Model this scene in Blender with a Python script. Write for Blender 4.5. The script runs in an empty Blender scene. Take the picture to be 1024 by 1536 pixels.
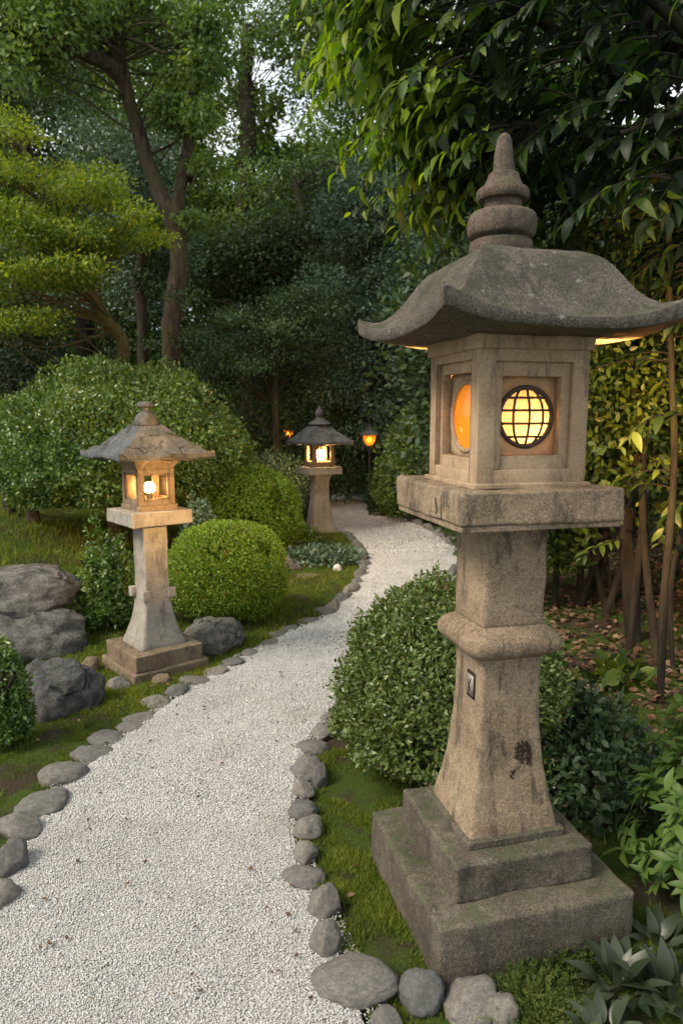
import bpy, bmesh, math
import numpy as np
from mathutils import Vector

RNG = np.random.default_rng(7)
SC = bpy.context.scene
COL = SC.collection
PITCH = math.radians(7.93)
EYE = 1.6
FOC = 1062.0

# ------------------------------------------------------------------ basics
def sstep(t):
    t = np.clip(t, 0, 1)
    return t * t * (3 - 2 * t)

def gz(x, y):
    x = np.asarray(x, float); y = np.asarray(y, float)
    h = 0.38 * sstep((-1.9 - x) / 2.6) * sstep((y - 4.3) / 2.5)
    h = h + 0.12 * np.exp(-((x + 3.3) ** 2 + (y - 9.0) ** 2) / 3.0)
    h = h + 0.45 * sstep((x - 1.55) / 4.0) * sstep((y - 1.5) / 2.5)
    h = h + 0.03 * np.maximum(0, y - 19)
    return h

def ground_at(px, py, z=None):
    """point of the ground that the photo shows at (px, py)"""
    F = np.array([0, math.cos(PITCH), -math.sin(PITCH)]); U = np.array([0, math.sin(PITCH), math.cos(PITCH)])
    d = F * FOC + np.array([1., 0, 0]) * (px - 512) + U * (768 - py)
    zz = 0.0 if z is None else z
    for _ in range(12):
        t = (zz - EYE) / d[2]
        P = np.array([0, 0, EYE]) + d * t
        if z is None:
            zz = 0.5 * zz + 0.5 * float(gz(P[0], P[1]))
    return np.array([P[0], P[1], zz])

def at(px, py, Y):
    """point at distance Y along the view's ground direction"""
    F = np.array([0, math.cos(PITCH), -math.sin(PITCH)]); U = np.array([0, math.sin(PITCH), math.cos(PITCH)])
    d = F * FOC + np.array([1., 0, 0]) * (px - 512) + U * (768 - py)
    return np.array([0, 0, EYE]) + d * (Y / d[1])

def _hash(ix, iy, iz, seed):
    h = (ix * 374761393 + iy * 668265263 + iz * 2147483647 + seed * 974634777) & 0xFFFFFFFF
    h = ((h ^ (h >> 13)) * 1274126177) & 0xFFFFFFFF
    return ((h ^ (h >> 16)) & 0xFFFF) / 65535.0

def vnoise(P, seed=0):
    P = np.asarray(P, float)
    I = np.floor(P).astype(np.int64); f = P - I; f = f * f * (3 - 2 * f)
    r = 0
    for dx in (0, 1):
        for dy in (0, 1):
            for dz in (0, 1):
                w = (f[:, 0] if dx else 1 - f[:, 0]) * (f[:, 1] if dy else 1 - f[:, 1]) * (f[:, 2] if dz else 1 - f[:, 2])
                r = r + w * _hash(I[:, 0] + dx, I[:, 1] + dy, I[:, 2] + dz, seed)
    return r * 2 - 1

def fbm(P, seed=0, octv=4, gain=.5):
    a = 1.0; r = 0
    P = np.asarray(P, float)
    for o in range(octv):
        r = r + a * vnoise(P * 2 ** o + 17.3 * o, seed + o); a *= gain
    return r

def mesh_np(name, V, F, mat=None, rnd=None, smooth=False):
    """F: one (m,k) array or a list of such arrays"""
    if not isinstance(F, (list, tuple)):
        F = [F]
    F = [np.asarray(f, np.int32) for f in F if len(f)]
    me = bpy.data.meshes.new(name)
    V = np.ascontiguousarray(V, np.float32)
    me.vertices.add(len(V)); me.vertices.foreach_set('co', V.ravel())
    li = np.concatenate([f.ravel() for f in F])
    st = []; o = 0
    for f in F:
        st.append(np.arange(len(f), dtype=np.int32) * f.shape[1] + o); o += f.size
    st = np.concatenate(st).astype(np.int32)
    me.loops.add(len(li)); me.loops.foreach_set('vertex_index', li.astype(np.int32))
    me.polygons.add(len(st)); me.polygons.foreach_set('loop_start', st)
    me.update(calc_edges=True)
    if rnd is not None:
        a = me.attributes.new('rnd', 'FLOAT', 'POINT')
        a.data.foreach_set('value', np.ascontiguousarray(rnd, np.float32))
    if mat is not None:
        me.materials.append(mat)
    if smooth:
        me.shade_smooth()
    return me

def link(name, me, parent=None):
    o = bpy.data.objects.new(name, me)
    COL.objects.link(o)
    if parent is not None:
        o.parent = parent
    return o

def tag(o, label, cat, group=None):
    o['label'] = label; o['category'] = cat
    if group: o['group'] = group
    return o

def thing(name, label, cat, loc=(0, 0, 0), rotz=0, group=None):
    o = bpy.data.objects.new(name, None); COL.objects.link(o)
    o.location = [float(v) for v in loc]; o.rotation_euler = (0, 0, rotz); o.empty_display_size = .2
    return tag(o, label, cat, group)

# ------------------------------------------------------------------ materials
class NT:
    def __init__(s, name):
        s.m = bpy.data.materials.new(name); s.m.use_nodes = True
        s.t = s.m.node_tree; s.t.nodes.clear()
        s.out = s.t.nodes.new('ShaderNodeOutputMaterial')
    def n(s, typ, ins=None, **props):
        nd = s.t.nodes.new('ShaderNode' + typ)
        for k, v in props.items(): setattr(nd, k, v)
        for k, v in (ins or {}).items():
            s.set(nd.inputs[k], v)
        return nd
    def set(s, sock, v):
        if isinstance(v, bpy.types.NodeSocket): s.t.links.new(v, sock)
        elif isinstance(v, bpy.types.Node): s.t.links.new(v.outputs[0], sock)
        else:
            if hasattr(sock.default_value, '__len__') and len(sock.default_value) == 4 and len(v) == 3: v = (*v, 1)
            sock.default_value = v
    def mix(s, f, a, b, mode='MIX'):
        nd = s.t.nodes.new('ShaderNodeMix'); nd.data_type = 'RGBA'; nd.blend_type = mode
        s.set(nd.inputs[0], f); s.set(nd.inputs[6], a); s.set(nd.inputs[7], b)
        return nd.outputs[2]
    def math(s, op, a, b=0.0, c=None):
        nd = s.t.nodes.new('ShaderNodeMath'); nd.operation = op
        s.set(nd.inputs[0], a); s.set(nd.inputs[1], b)
        if c is not None: s.set(nd.inputs[2], c)
        return nd.outputs[0]
    def ramp(s, f, stops):
        nd = s.t.nodes.new('ShaderNodeValToRGB'); e = nd.color_ramp.elements
        while len(e) < len(stops): e.new(0.5)
        for el, (p, c) in zip(e, stops):
            el.position = p; el.color = (*c, 1) if len(c) == 3 else c
        s.set(nd.inputs[0], f); return nd.outputs[0]
    def rng(s, f, a, b, c=0.0, d=1.0):
        nd = s.t.nodes.new('ShaderNodeMapRange'); nd.interpolation_type = 'SMOOTHSTEP'
        s.set(nd.inputs[0], f)
        for i, v in enumerate((a, b, c, d)): s.set(nd.inputs[1 + i], v)
        return nd.outputs[0]
    def noise(s, vec, scale, detail=4, rough=.55):
        return s.n('TexNoise', {'Vector': vec, 'Scale': scale, 'Detail': detail, 'Roughness': rough}).outputs[0]
    def bump(s, h, strength=.4, dist=.01, normal=None):
        ins = {'Height': h, 'Strength': strength, 'Distance': dist}
        if normal is not None: ins['Normal'] = normal
        return s.n('Bump', ins).outputs[0]
    def surf(s, sh):
        s.set(s.out.inputs['Surface'], sh); return s.m

def stone_mat(name, c1, c2, speck=.55, cracks=0, moss=0.0, moss_c=(.05, .065, .025), stain=.4, rough=.85, fine=240, bumpd=.004, objinfo=False, lichen=.3):
    t = NT(name)
    co = t.n('TexCoord').outputs['Object']
    if objinfo:
        oi = t.n('ObjectInfo').outputs['Random']
        co = t.n('VectorMath', {0: co, 1: t.n('CombineXYZ', {0: t.math('MULTIPLY', oi, 31.0), 1: t.math('MULTIPLY', oi, 17.0), 2: oi}).outputs[0]}, operation='ADD').outputs[0]
    big = t.noise(co, 4.5, 5); mid = t.noise(co, 19, 6, .65); fin = t.noise(co, fine, 2, .7)
    col = t.mix(t.rng(big, .35, .65), c1, c2)
    if objinfo:
        col = t.mix(1.0, col, t.mix(oi, (.62, .64, .70), (1.35, 1.28, 1.2)), 'MULTIPLY')
    col = t.mix(t.rng(mid, .45, .75, 0, .55), col, tuple(v * .5 for v in c1))
    vor = t.n('TexVoronoi', {'Vector': co, 'Scale': fine * .75}).outputs['Color']
    sep = t.n('SeparateColor', {'Color': vor}).outputs[0]
    col = t.mix(t.rng(sep, .70, .78, 0, speck), col, tuple(v * .22 for v in c1))
    col = t.mix(t.rng(sep, .30, .2, 0, speck * .8), col, tuple(min(.8, v * 1.75) for v in c2))
    # dark weathering blotches with shapes of their own, drawn out downwards
    mp = t.n('Mapping', {'Vector': co, 'Scale': (15, 15, 4.0), 'Location': (3.1, 1.7, .4)}).outputs[0]
    st = t.n('TexNoise', {'Vector': mp, 'Scale': 1.0, 'Detail': 10, 'Roughness': .76, 'Distortion': .3}).outputs[0]
    col = t.mix(t.rng(st, .50, .63, 0, stain), col, (.035, .031, .026))
    lc = t.noise(co, 33, 5, .7)
    col = t.mix(t.rng(lc, .60, .70, 0, lichen), col, (.36, .35, .31))
    if moss > 0:
        nz = t.n('SeparateXYZ', {0: t.n('NewGeometry').outputs['Normal']}).outputs[2]
        mm = t.math('MULTIPLY', t.rng(nz, -.15, .75), t.rng(t.noise(co, 13, 10, .78), .46, .60))
        col = t.mix(t.math('MULTIPLY', mm, moss), col, moss_c)
    h = t.math('ADD', t.math('MULTIPLY', fin, .5), t.math('MULTIPLY', mid, 1.6))
    if cracks:
        wv = t.n('VectorMath', {0: co, 1: t.n('VectorMath', {0: t.n('TexNoise', {'Vector': co, 'Scale': cracks * 1.2, 'Detail': 4}).outputs['Color'], 'Scale': .5 / cracks}, operation='SCALE').outputs[0]}, operation='ADD').outputs[0]
        ed = t.n('TexVoronoi', {'Vector': wv, 'Scale': cracks}, feature='DISTANCE_TO_EDGE').outputs['Distance']
        ck = t.math('MULTIPLY', t.rng(ed, .045, .0), t.rng(t.noise(co, cracks * .8, 3), .50, .62))
        col = t.mix(t.math('MULTIPLY', ck, .8), col, (.02, .018, .016))
        h = t.math('SUBTRACT', h, t.math('MULTIPLY', ck, 2.5))
    nrm = t.bump(h, .75, bumpd)
    p = t.n('BsdfPrincipled', {'Base Color': col, 'Roughness': rough, 'Normal': nrm})
    p.inputs['Specular IOR Level'].default_value = .25
    return t.surf(p)

def leaf_mat(name, cols, trans=.3, rough=.45, spec=.4, tcol=None, brown=0):
    t = NT(name)
    a = t.n('Attribute', attribute_name='rnd').outputs['Fac']
    k = len(cols)
    col = t.ramp(a, [(i / (k - 1) if k > 1 else 0, c) for i, c in enumerate(cols)])
    if brown: col = t.mix(t.math('LESS_THAN', a, brown), col, (.11, .06, .022))
    p = t.n('BsdfPrincipled', {'Base Color': col, 'Roughness': rough})
    p.inputs['Specular IOR Level'].default_value = spec
    tc = t.mix(1.0, col, tcol or (1.7, 1.55, .55), 'MULTIPLY')
    tr = t.n('BsdfTranslucent', {'Color': tc})
    return t.surf(t.n('MixShader', {0: trans, 1: p, 2: tr}))

def bark_mat(name, c1, c2, sc=1.0, moss=.0):
    t = NT(name)
    co = t.n('TexCoord').outputs['Object']
    mp = t.n('Mapping', {'Vector': co, 'Scale': (14 * sc, 14 * sc, 3.2 * sc)}).outputs[0]
    a = t.n('TexNoise', {'Vector': mp, 'Scale': 1, 'Detail': 8, 'Roughness': .7}).outputs[0]
    col = t.mix(t.rng(a, .35, .65), c1, c2)
    if moss: col = t.mix(t.rng(t.noise(co, 2.2, 5), .48, .62, 0, moss), col, (.06, .065, .02))
    p = t.n('BsdfPrincipled', {'Base Color': col, 'Roughness': .9, 'Normal': t.bump(a, 1.0, .05 / sc)})
    p.inputs['Specular IOR Level'].default_value = .2
    return t.surf(p)

M = {}
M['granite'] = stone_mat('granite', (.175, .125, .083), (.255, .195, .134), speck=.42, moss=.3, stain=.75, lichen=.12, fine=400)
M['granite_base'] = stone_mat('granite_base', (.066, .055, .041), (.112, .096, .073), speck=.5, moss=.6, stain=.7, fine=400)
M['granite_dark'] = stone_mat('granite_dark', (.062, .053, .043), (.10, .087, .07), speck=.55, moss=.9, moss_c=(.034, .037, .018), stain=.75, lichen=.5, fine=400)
M['finial_stone'] = stone_mat('finial_stone', (.075, .055, .042), (.11, .085, .064), speck=.3, moss=.45, stain=.7, lichen=.15)
M['smooth_stone'] = stone_mat('smooth_stone', (.285, .198, .122), (.36, .265, .172), speck=.15, moss=.1, stain=.5, fine=300, bumpd=.002, lichen=.2)
M['pale_stone'] = stone_mat('pale_stone', (.235, .21, .175), (.305, .28, .24), speck=.15, moss=.25, stain=.45, fine=260, bumpd=.003)
M['step_stone'] = stone_mat('step_stone', (.15, .105, .068), (.205, .155, .105), speck=.25, moss=.5, stain=.65, fine=260, lichen=.2)
M['slate'] = stone_mat('slate', (.048, .051, .058), (.105, .107, .112), cracks=9, speck=.2, moss=.25, stain=.6, fine=160, lichen=.4)
M['cobble'] = stone_mat('cobble', (.125, .12, .118), (.20, .188, .175), speck=.3, moss=.5, stain=.5, fine=300, bumpd=.003, objinfo=True, lichen=.5)
M['boulder'] = stone_mat('boulder', (.06, .058, .056), (.19, .182, .172), cracks=1.1, speck=.3, moss=.35, stain=.6, fine=120, bumpd=.018, lichen=.85, objinfo=True)
M['white_stone'] = stone_mat('white_stone', (.50, .49, .47), (.60, .59, .57), speck=.1, stain=.15, lichen=.1)

def simple(name, col, rough=.6, spec=.3, bump=None):
    t = NT(name)
    p = t.n('BsdfPrincipled', {'Base Color': col, 'Roughness': rough})
    p.inputs['Specular IOR Level'].default_value = spec
    if bump:
        p.inputs['Normal']; co = t.n('TexCoord').outputs['Object']
        t.set(p.inputs['Normal'], t.bump(t.noise(co, bump, 5), .5, .004))
    return t.surf(p)
M['lattice'] = simple('lattice_wood', (.05, .03, .018), .6)
M['dark_metal'] = simple('dark_metal', (.025, .023, .02), .5)
M['ink'] = simple('ink', (.028, .016, .014), .9, .1)
M['plaque'] = simple('plaque_metal', (.20, .19, .175), .45, .5, 60)

def emis(name, col, s):
    t = NT(name)
    return t.surf(t.n('Emission', {'Color': col, 'Strength': s}))
M['bulb'] = emis('bulb_glow', (1, .55, .17), 16000)
M['bulb_small'] = emis('small_bulb_glow', (1, .56, .18), 150)
M['bulb_far'] = emis('far_bulb_glow', (1, .50, .12), 9)

def pane_mat(name, c, kt, cb=None):
    t = NT(name)
    co = t.n('TexCoord').outputs['Object']
    var = t.mix(t.rng(t.noise(co, 25, 5, .65), .35, .7, 0, .45), c, tuple(v * .6 for v in c))
    tr = t.n('BsdfTranslucent', {'Color': var})
    df = t.n('BsdfDiffuse', {'Color': c})
    a = t.n('MixShader', {0: .15, 1: tr, 2: df})
    gl = t.n('BsdfGlossy', {'Color': (1, 1, 1), 'Roughness': .12})
    b = t.n('MixShader', {0: .05, 1: a, 2: gl})
    tp = t.n('BsdfTransparent', {'Color': cb or c})
    return t.surf(t.n('MixShader', {0: kt, 1: b, 2: tp}))
M['paper'] = pane_mat('paper_pane', (.0024, .0019, .0013), .0)
M['amber'] = pane_mat('amber_pane', (.0025, .0013, .0003), .0012, (1, .45, .10))
M['amber_small'] = pane_mat('small_amber_pane', (.9, .4, .08), .3, (1, .5, .14))
def backing_mat():
    t = NT('glow_backing')  # translucency added so the plate round the pane glows tan
    return t.surf(t.n('AddShader', {0: t.n('BsdfDiffuse', {'Color': (.26, .19, .12)}), 1: t.n('BsdfTranslucent', {'Color': (.015, .0112, .006)})}))
M['backing'] = backing_mat()
M['glass'] = pane_mat('window_glass', (.9, .7, .4), .8, (1, .9, .7))
M['shade'] = pane_mat('added_baffle_skin', (.75, .55, .33), .0)  # skin of the disc added over the lantern bulb
M['clear'] = pane_mat('smoked_pane', (.25, .22, .2), .35, (.7, .6, .5))

# ------------------------------------------------------------------ solids
def rbox_mesh(name, hx, hy, z0, z1, mat, r=.012, seed=0, amp=.003, res=22, nsc=9, taper=None):
    """rounded worn block"""
    c = np.array([0, 0, (z0 + z1) / 2]); h = np.array([hx, hy, (z1 - z0) / 2])
    bm = bmesh.new(); bmesh.ops.create_cube(bm, size=2.0)
    bmesh.ops.subdivide_edges(bm, edges=bm.edges[:], cuts=res, use_grid_fill=True)
    bm.verts.ensure_lookup_table()
    V = np.array([v.co[:] for v in bm.verts])
    F = np.array([[v.index for v in f.verts] for f in bm.faces]); bm.free()
    # concentrate vertices near the edges
    V = np.sign(V) * (1 - (1 - np.abs(V)) ** 1.5 * .9 - .1 * (1 - np.abs(V)))
    P = V * h
    inner = np.maximum(h - r, 1e-4)
    Q = np.clip(P, -inner, inner); D = P - Q
    L = np.linalg.norm(D, axis=1, keepdims=True)
    N = np.where(L > 1e-9, D / np.maximum(L, 1e-9), 0)
    P = np.where(L > 1e-9, Q + N * np.minimum(r, L), P)
    P = P + c
    dn = fbm(P * nsc + seed * 7.7, seed, 4) * amp
    nn = np.where(L > 1e-9, N, V / np.linalg.norm(V, axis=1, keepdims=True))
    P = P + nn * dn[:, None]
    if taper: P[:, :2] *= (1 + (taper - 1) * (P[:, 2:3] - z0) / (z1 - z0))
    return mesh_np(name, P, F, mat, smooth=True)

def ring_sq(n, r=.18):
    """n points of a unit rounded square (half width 1)"""
    th = (np.arange(n) + .5) / n * 2 * math.pi
    c, s = np.cos(th), np.sin(th)
    m = 1 / np.maximum(np.abs(c), np.abs(s))
    P = np.stack([c * m, s * m], 1)
    Q = np.clip(P, -(1 - r), (1 - r)); D = P - Q; L = np.linalg.norm(D, axis=1, keepdims=True)
    return np.where(L > 1e-9, Q + D / np.maximum(L, 1e-9) * np.minimum(L, r), P)

def loft(name, prof, mat, n=96, r=.15, seed=0, amp=.002, nsc=10, dz=.012, square=True):
    zs, ws = [], []
    for (z0, w0), (z1, w1) in zip(prof[:-1], prof[1:]):
        k = max(1, int(math.hypot(z1 - z0, w1 - w0) / dz))
        for i in range(k):
            zs.append(z0 + (z1 - z0) * i / k); ws.append(w0 + (w1 - w0) * i / k)
    zs.append(prof[-1][0]); ws.append(prof[-1][1])
    th = (np.arange(n) + .5) / n * 2 * math.pi
    ring = ring_sq(n, r) if square else np.stack([np.cos(th), np.sin(th)], 1)
    R = len(zs)
    V = np.zeros((R, n, 3))
    V[:, :, :2] = np.array(ws)[:, None, None] * ring[None]
    V[:, :, 2] = np.array(zs)[:, None]
    V = V.reshape(-1, 3)
    o = V.copy(); o[:, 2] = 0; o /= np.maximum(np.linalg.norm(o, axis=1, keepdims=True), 1e-6)
    V = V + o * (fbm(V * nsc + seed * 3.3, seed, 4) * amp)[:, None]
    i = np.arange(R - 1)[:, None] * n; j = np.arange(n)[None]; j2 = (j + 1) % n
    F = np.stack([i + j, i + j2, i + n + j2, i + n + j], -1).reshape(-1, 4)
    nv = len(V)
    V = np.vstack([V, [[0, 0, zs[0]], [0, 0, zs[-1]]]])
    jj = np.arange(n); k2 = (jj + 1) % n
    T1 = np.stack([np.full(n, nv), k2, jj], 1); b = (R - 1) * n
    T2 = np.stack([np.full(n, nv + 1), b + jj, b + k2], 1)
    return mesh_np(name, V, [F, np.vstack([T1, T2])], mat, smooth=True)

def smooth_prof(pts, k=8):
    """Catmull-Rom through (z, w)"""
    P = np.array(pts, float); out = []
    for i in range(len(P) - 1):
        p0, p1, p2, p3 = P[max(i - 1, 0)], P[i], P[i + 1], P[min(i + 2, len(P) - 1)]
        for t in np.linspace(0, 1, k, endpoint=False):
            out.append(.5 * ((2 * p1) + (-p0 + p2) * t + (2 * p0 - 5 * p1 + 4 * p2 - p3) * t * t + (-p0 + 3 * p1 - 3 * p2 + p3) * t ** 3))
    out.append(P[-1])
    return [tuple(p) for p in out]

def sq_roof(name, hw, prof, up, thick, under_r, under_z, mat, n=160, bow=.03, seed=0, amp=.004, nsc=7, layers=0, upw=3.0):
    """square roof with raised corners; prof = [(r, z)] from top out to the eave at r = 1"""
    th = np.arange(n) / n * 2 * math.pi
    c, s = np.cos(th), np.sin(th)
    m = np.maximum(np.abs(c), np.abs(s)); ratio = np.minimum(np.abs(c), np.abs(s)) / m
    corner = ratio ** upw
    sq = np.stack([c / m, s / m], 1)
    pr = np.array(smooth_prof(prof, 7)); rings = []
    for r, z in pr:
        k = sstep((r - .12) / .28)
        circ = np.stack([c, s], 1) * 1.12
        base = circ * (1 - k) + sq * k
        w = hw * r * (1 - bow * (1 - corner) * r)
        zz = z + up * corner * max(0, (r - .35) / .65) ** 2.2
        if layers: zz = zz - .020 * np.minimum(((r * layers) % 1.0) * 1.0, 1) * min(1, r * 2) + .008
        rings.append(np.column_stack([base * w[:, None], zz]))
    e = rings[-1].copy()
    nt = len(rings)
    for f, ins in ((.25, 1.004), (.75, 1.004), (1.0, .992)):
        q = e.copy(); q[:, :2] *= ins; q[:, 2] -= thick * f * (.9 + .75 * corner); rings.append(q)
    q0 = rings[-1]
    for k in (.33, .66, 1.0):
        q = q0.copy(); tgt = sq * under_r
        q[:, :2] = q0[:, :2] * (1 - k) + tgt * k
        q[:, 2] = q0[:, 2] * (1 - k) ** 1.6 + under_z * (1 - (1 - k) ** 1.6)
        rings.append(q)
    R = len(rings); V = np.concatenate(rings)
    d = fbm(V * nsc + seed, seed, 5, .55) * amp
    V[:, 2] += d; V[:, :2] *= (1 + d * .8)[:, None]
    i = np.arange(R - 1)[:, None] * n; j = np.arange(n)[None]; j2 = (j + 1) % n
    F = np.stack([i + n + j, i + n + j2, i + j2, i + j], -1).reshape(-1, 4)
    nv = len(V)
    V = np.vstack([V, [[0, 0, pr[0][1]], [0, 0, under_z]]])
    jj = np.arange(n); k2 = (jj + 1) % n; b = (R - 1) * n
    T = np.vstack([np.stack([np.full(n, nv), jj, k2], 1), np.stack([np.full(n, nv + 1), b + k2, b + jj], 1)])
    me = mesh_np(name, V, [F, T], mat, smooth=True)
    me.set_sharp_from_angle(angle=math.radians(34))
    return me

def box_vf(x0, x1, y0, y1, z0, z1):
    V = np.array([[x, y, z] for x in (x0, x1) for y in (y0, y1) for z in (z0, z1)], float)
    F = np.array([[0, 1, 3, 2], [4, 6, 7, 5], [0, 4, 5, 1], [2, 3, 7, 6], [0, 2, 6, 4], [1, 5, 7, 3]])
    return V, F

class MB:
    def __init__(s): s.V = []; s.F = {}; s.n = 0
    def add(s, V, F):
        F = np.asarray(F); s.V.append(np.asarray(V, float)); s.F.setdefault(F.shape[1], []).append(F + s.n); s.n += len(V)
        return s
    def box(s, *a): return s.add(*box_vf(*a))
    def mesh(s, name, mat, smooth=False):
        return mesh_np(name, np.concatenate(s.V), [np.concatenate(f) for f in s.F.values()], mat, smooth=smooth)

def bevel(me, w=.003, seg=2):
    bm = bmesh.new(); bm.from_mesh(me)
    bmesh.ops.bevel(bm, geom=[e for e in bm.edges if e.is_manifold and e.calc_face_angle(0) > .6], offset=w, segments=seg, affect='EDGES', profile=.6)
    bm.to_mesh(me); bm.free(); return me

def tube_vf(P, R, seg=10, noise=0, seed=0, cap=True):
    P = np.asarray(P, float); R = np.asarray(R, float) * np.ones(len(P))
    T = np.gradient(P, axis=0); T /= np.maximum(np.linalg.norm(T, axis=1, keepdims=True), 1e-9)
    ref = np.array([0, 0, 1.]) if abs(T[0, 2]) < .8 else np.array([1., 0, 0])
    V = []; a = np.arange(seg) / seg * 2 * math.pi
    u = np.cross(T[0], ref); u /= np.linalg.norm(u)
    for p, t, r in zip(P, T, R):
        u = u - t * (u @ t); u /= np.linalg.norm(u); v = np.cross(t, u)
        V.append(p + r * (np.cos(a)[:, None] * u + np.sin(a)[:, None] * v))
    V = np.concatenate(V)
    if noise:
        c = np.repeat(P, seg, 0); d = V - c
        V = c + d * (1 + noise * fbm(V * 6 + seed, seed, 3))[:, None]
    i = np.arange(len(P) - 1)[:, None] * seg; j = np.arange(seg)[None]; j2 = (j + 1) % seg
    F = np.stack([i + j, i + j2, i + seg + j2, i + seg + j], -1).reshape(-1, 4)
    return V, F

def curve_pts(pts, k=8):
    P = np.array(pts, float); out = []
    for i in range(len(P) - 1):
        p0, p1, p2, p3 = P[max(i - 1, 0)], P[i], P[i + 1], P[min(i + 2, len(P) - 1)]
        for t in np.linspace(0, 1, k, endpoint=False):
            out.append(.5 * ((2 * p1) + (-p0 + p2) * t + (2 * p0 - 5 * p1 + 4 * p2 - p3) * t * t + (-p0 + 3 * p1 - 3 * p2 + p3) * t ** 3))
    out.append(P[-1]); return np.array(out)

def ico(sub):
    bm = bmesh.new(); bmesh.ops.create_icosphere(bm, subdivisions=sub, radius=1.0)
    V = np.array([v.co[:] for v in bm.verts]); F = np.array([[v.index for v in f.verts] for f in bm.faces]); bm.free()
    return V, F
ICO = {k: ico(k) for k in (1, 2, 3, 4, 5)}

def rock_mesh(name, seed, mat, sub=3, cuts=5, amp=.12, nsc=1.3, fine=.0, cutd=(.72, .95), flat=None):
    r = np.random.default_rng(seed)
    V, F = ICO[sub]; V = V.copy()
    V *= (1 + amp * fbm(V * nsc + seed * 5.1, seed, 3))[:, None]
    for _ in range(cuts):
        nn = r.normal(size=3); nn /= np.linalg.norm(nn); d = r.uniform(*cutd)
        V -= np.maximum(0, V @ nn - d)[:, None] * nn * .92
    if fine: 
        N = V / np.linalg.norm(V, axis=1, keepdims=True)
        V += N * (fine * fbm(V * 4 + seed, seed + 9, 5, .6))[:, None]
    if flat is not None: V[:, 2] = np.maximum(V[:, 2], flat)
    return mesh_np(name, V, F, mat, smooth=True)

# ------------------------------------------------------------------ leaves
def T_leaf2():
    V = np.array([[0, 0, 0], [.27, .45, .06], [0, 1, -.06], [-.27, .45, .06]], float)
    return V, np.array([[0, 1, 2], [0, 2, 3]])
def T_leafq():
    V = np.array([[0, 0, 0], [.24, .32, .05], [.2, .68, .03], [0, 1, -.08], [-.2, .68, .03], [-.24, .32, .05], [0, .5, -.02]], float)
    return V, np.array([[0, 1, 6, 5], [1, 2, 3, 6], [6, 3, 4, 5]])
def T_big(width=.3, droop=.22, fold=.25, st=6, wave=.0):
    V = []; 
    for i in range(st):
        t = i / (st - 1)
        w = width * (math.sin(math.pi * t ** .82) ** .9 if 0 < t < 1 else .0) + .004
        z = -droop * t * t + .05 * math.sin(math.pi * t)
        for s in (-1, 0, 1): V.append([s * w, t, z + abs(s) * w * fold + wave * s * math.sin(t * 9)])
    F = []
    for i in range(st - 1):
        a = i * 3
        F += [[a, a + 1, a + 4, a + 3], [a + 1, a + 2, a + 5, a + 4]]
    return np.array(V, float), np.array(F)
def T_needle():
    V = np.array([[-.05, 0, 0], [.05, 0, 0], [.04, .6, .02], [0, 1, 0], [-.04, .6, .02]], float)
    return V, np.array([[0, 1, 2, 4], [4, 2, 3, 3]])[:, :4]
def T_blade():
    V = np.array([[-.06, 0, 0], [.06, 0, 0], [.03, .6, .06], [-.03, .6, .06], [0, 1, .22]], float)
    return V, np.array([[0, 1, 2], [0, 2, 3], [3, 2, 4]])
LEAF2, LEAFQ, BIG, BLADE = T_leaf2(), T_leafq(), T_big(.21, .28, .22, 8), T_blade()
BROAD = T_big(.36, .18, .3, 6); SLIM = T_big(.17, .2, .3, 7); CURL = T_big(.2, .55, .5, 8); WAVY = T_big(.24, .1, .12, 9, .035); HOSTA = T_big(.2, .32, .22, 9)

def norm(A): return A / np.maximum(np.linalg.norm(A, axis=1, keepdims=True), 1e-9)

def leaves(T, P, D, N, S, W=None, rnd=None):
    """place leaf template T at points P along directions D with normals N"""
    TV, TF = T
    D = norm(D); N = N - (N * D).sum(1, keepdims=True) * D
    bad = np.linalg.norm(N, axis=1) < 1e-4
    N[bad] = np.cross(D[bad], [0.3, .5, .8]); N = norm(N)
    X = np.cross(D, N)
    S = np.asarray(S, float) * np.ones(len(P)); W = S if W is None else S * W
    V = P[:, None] + TV[None, :, 0:1] * (X * W[:, None])[:, None] + TV[None, :, 1:2] * (D * S[:, None])[:, None] + TV[None, :, 2:3] * (N * S[:, None])[:, None]
    k = len(TV)
    F = (TF[None] + (np.arange(len(P)) * k)[:, None, None]).reshape(-1, TF.shape[1])
    if rnd is None: rnd = RNG.random(len(P))
    return V.reshape(-1, 3), F, np.repeat(rnd, k)

class LB:
    """collects leaves of one template size"""
    def __init__(s): s.V = []; s.F = {}; s.r = []; s.n = 0
    def add(s, V, F, r):
        s.V.append(V); s.F.setdefault(F.shape[1], []).append(F + s.n); s.r.append(r); s.n += len(V); return s
    def mesh(s, name, mat, smooth=False):
        return mesh_np(name, np.concatenate(s.V), [np.concatenate(f) for f in s.F.values()], mat, np.concatenate(s.r), smooth)

def rdir(n): return norm(RNG.normal(size=(n, 3)))

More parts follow.
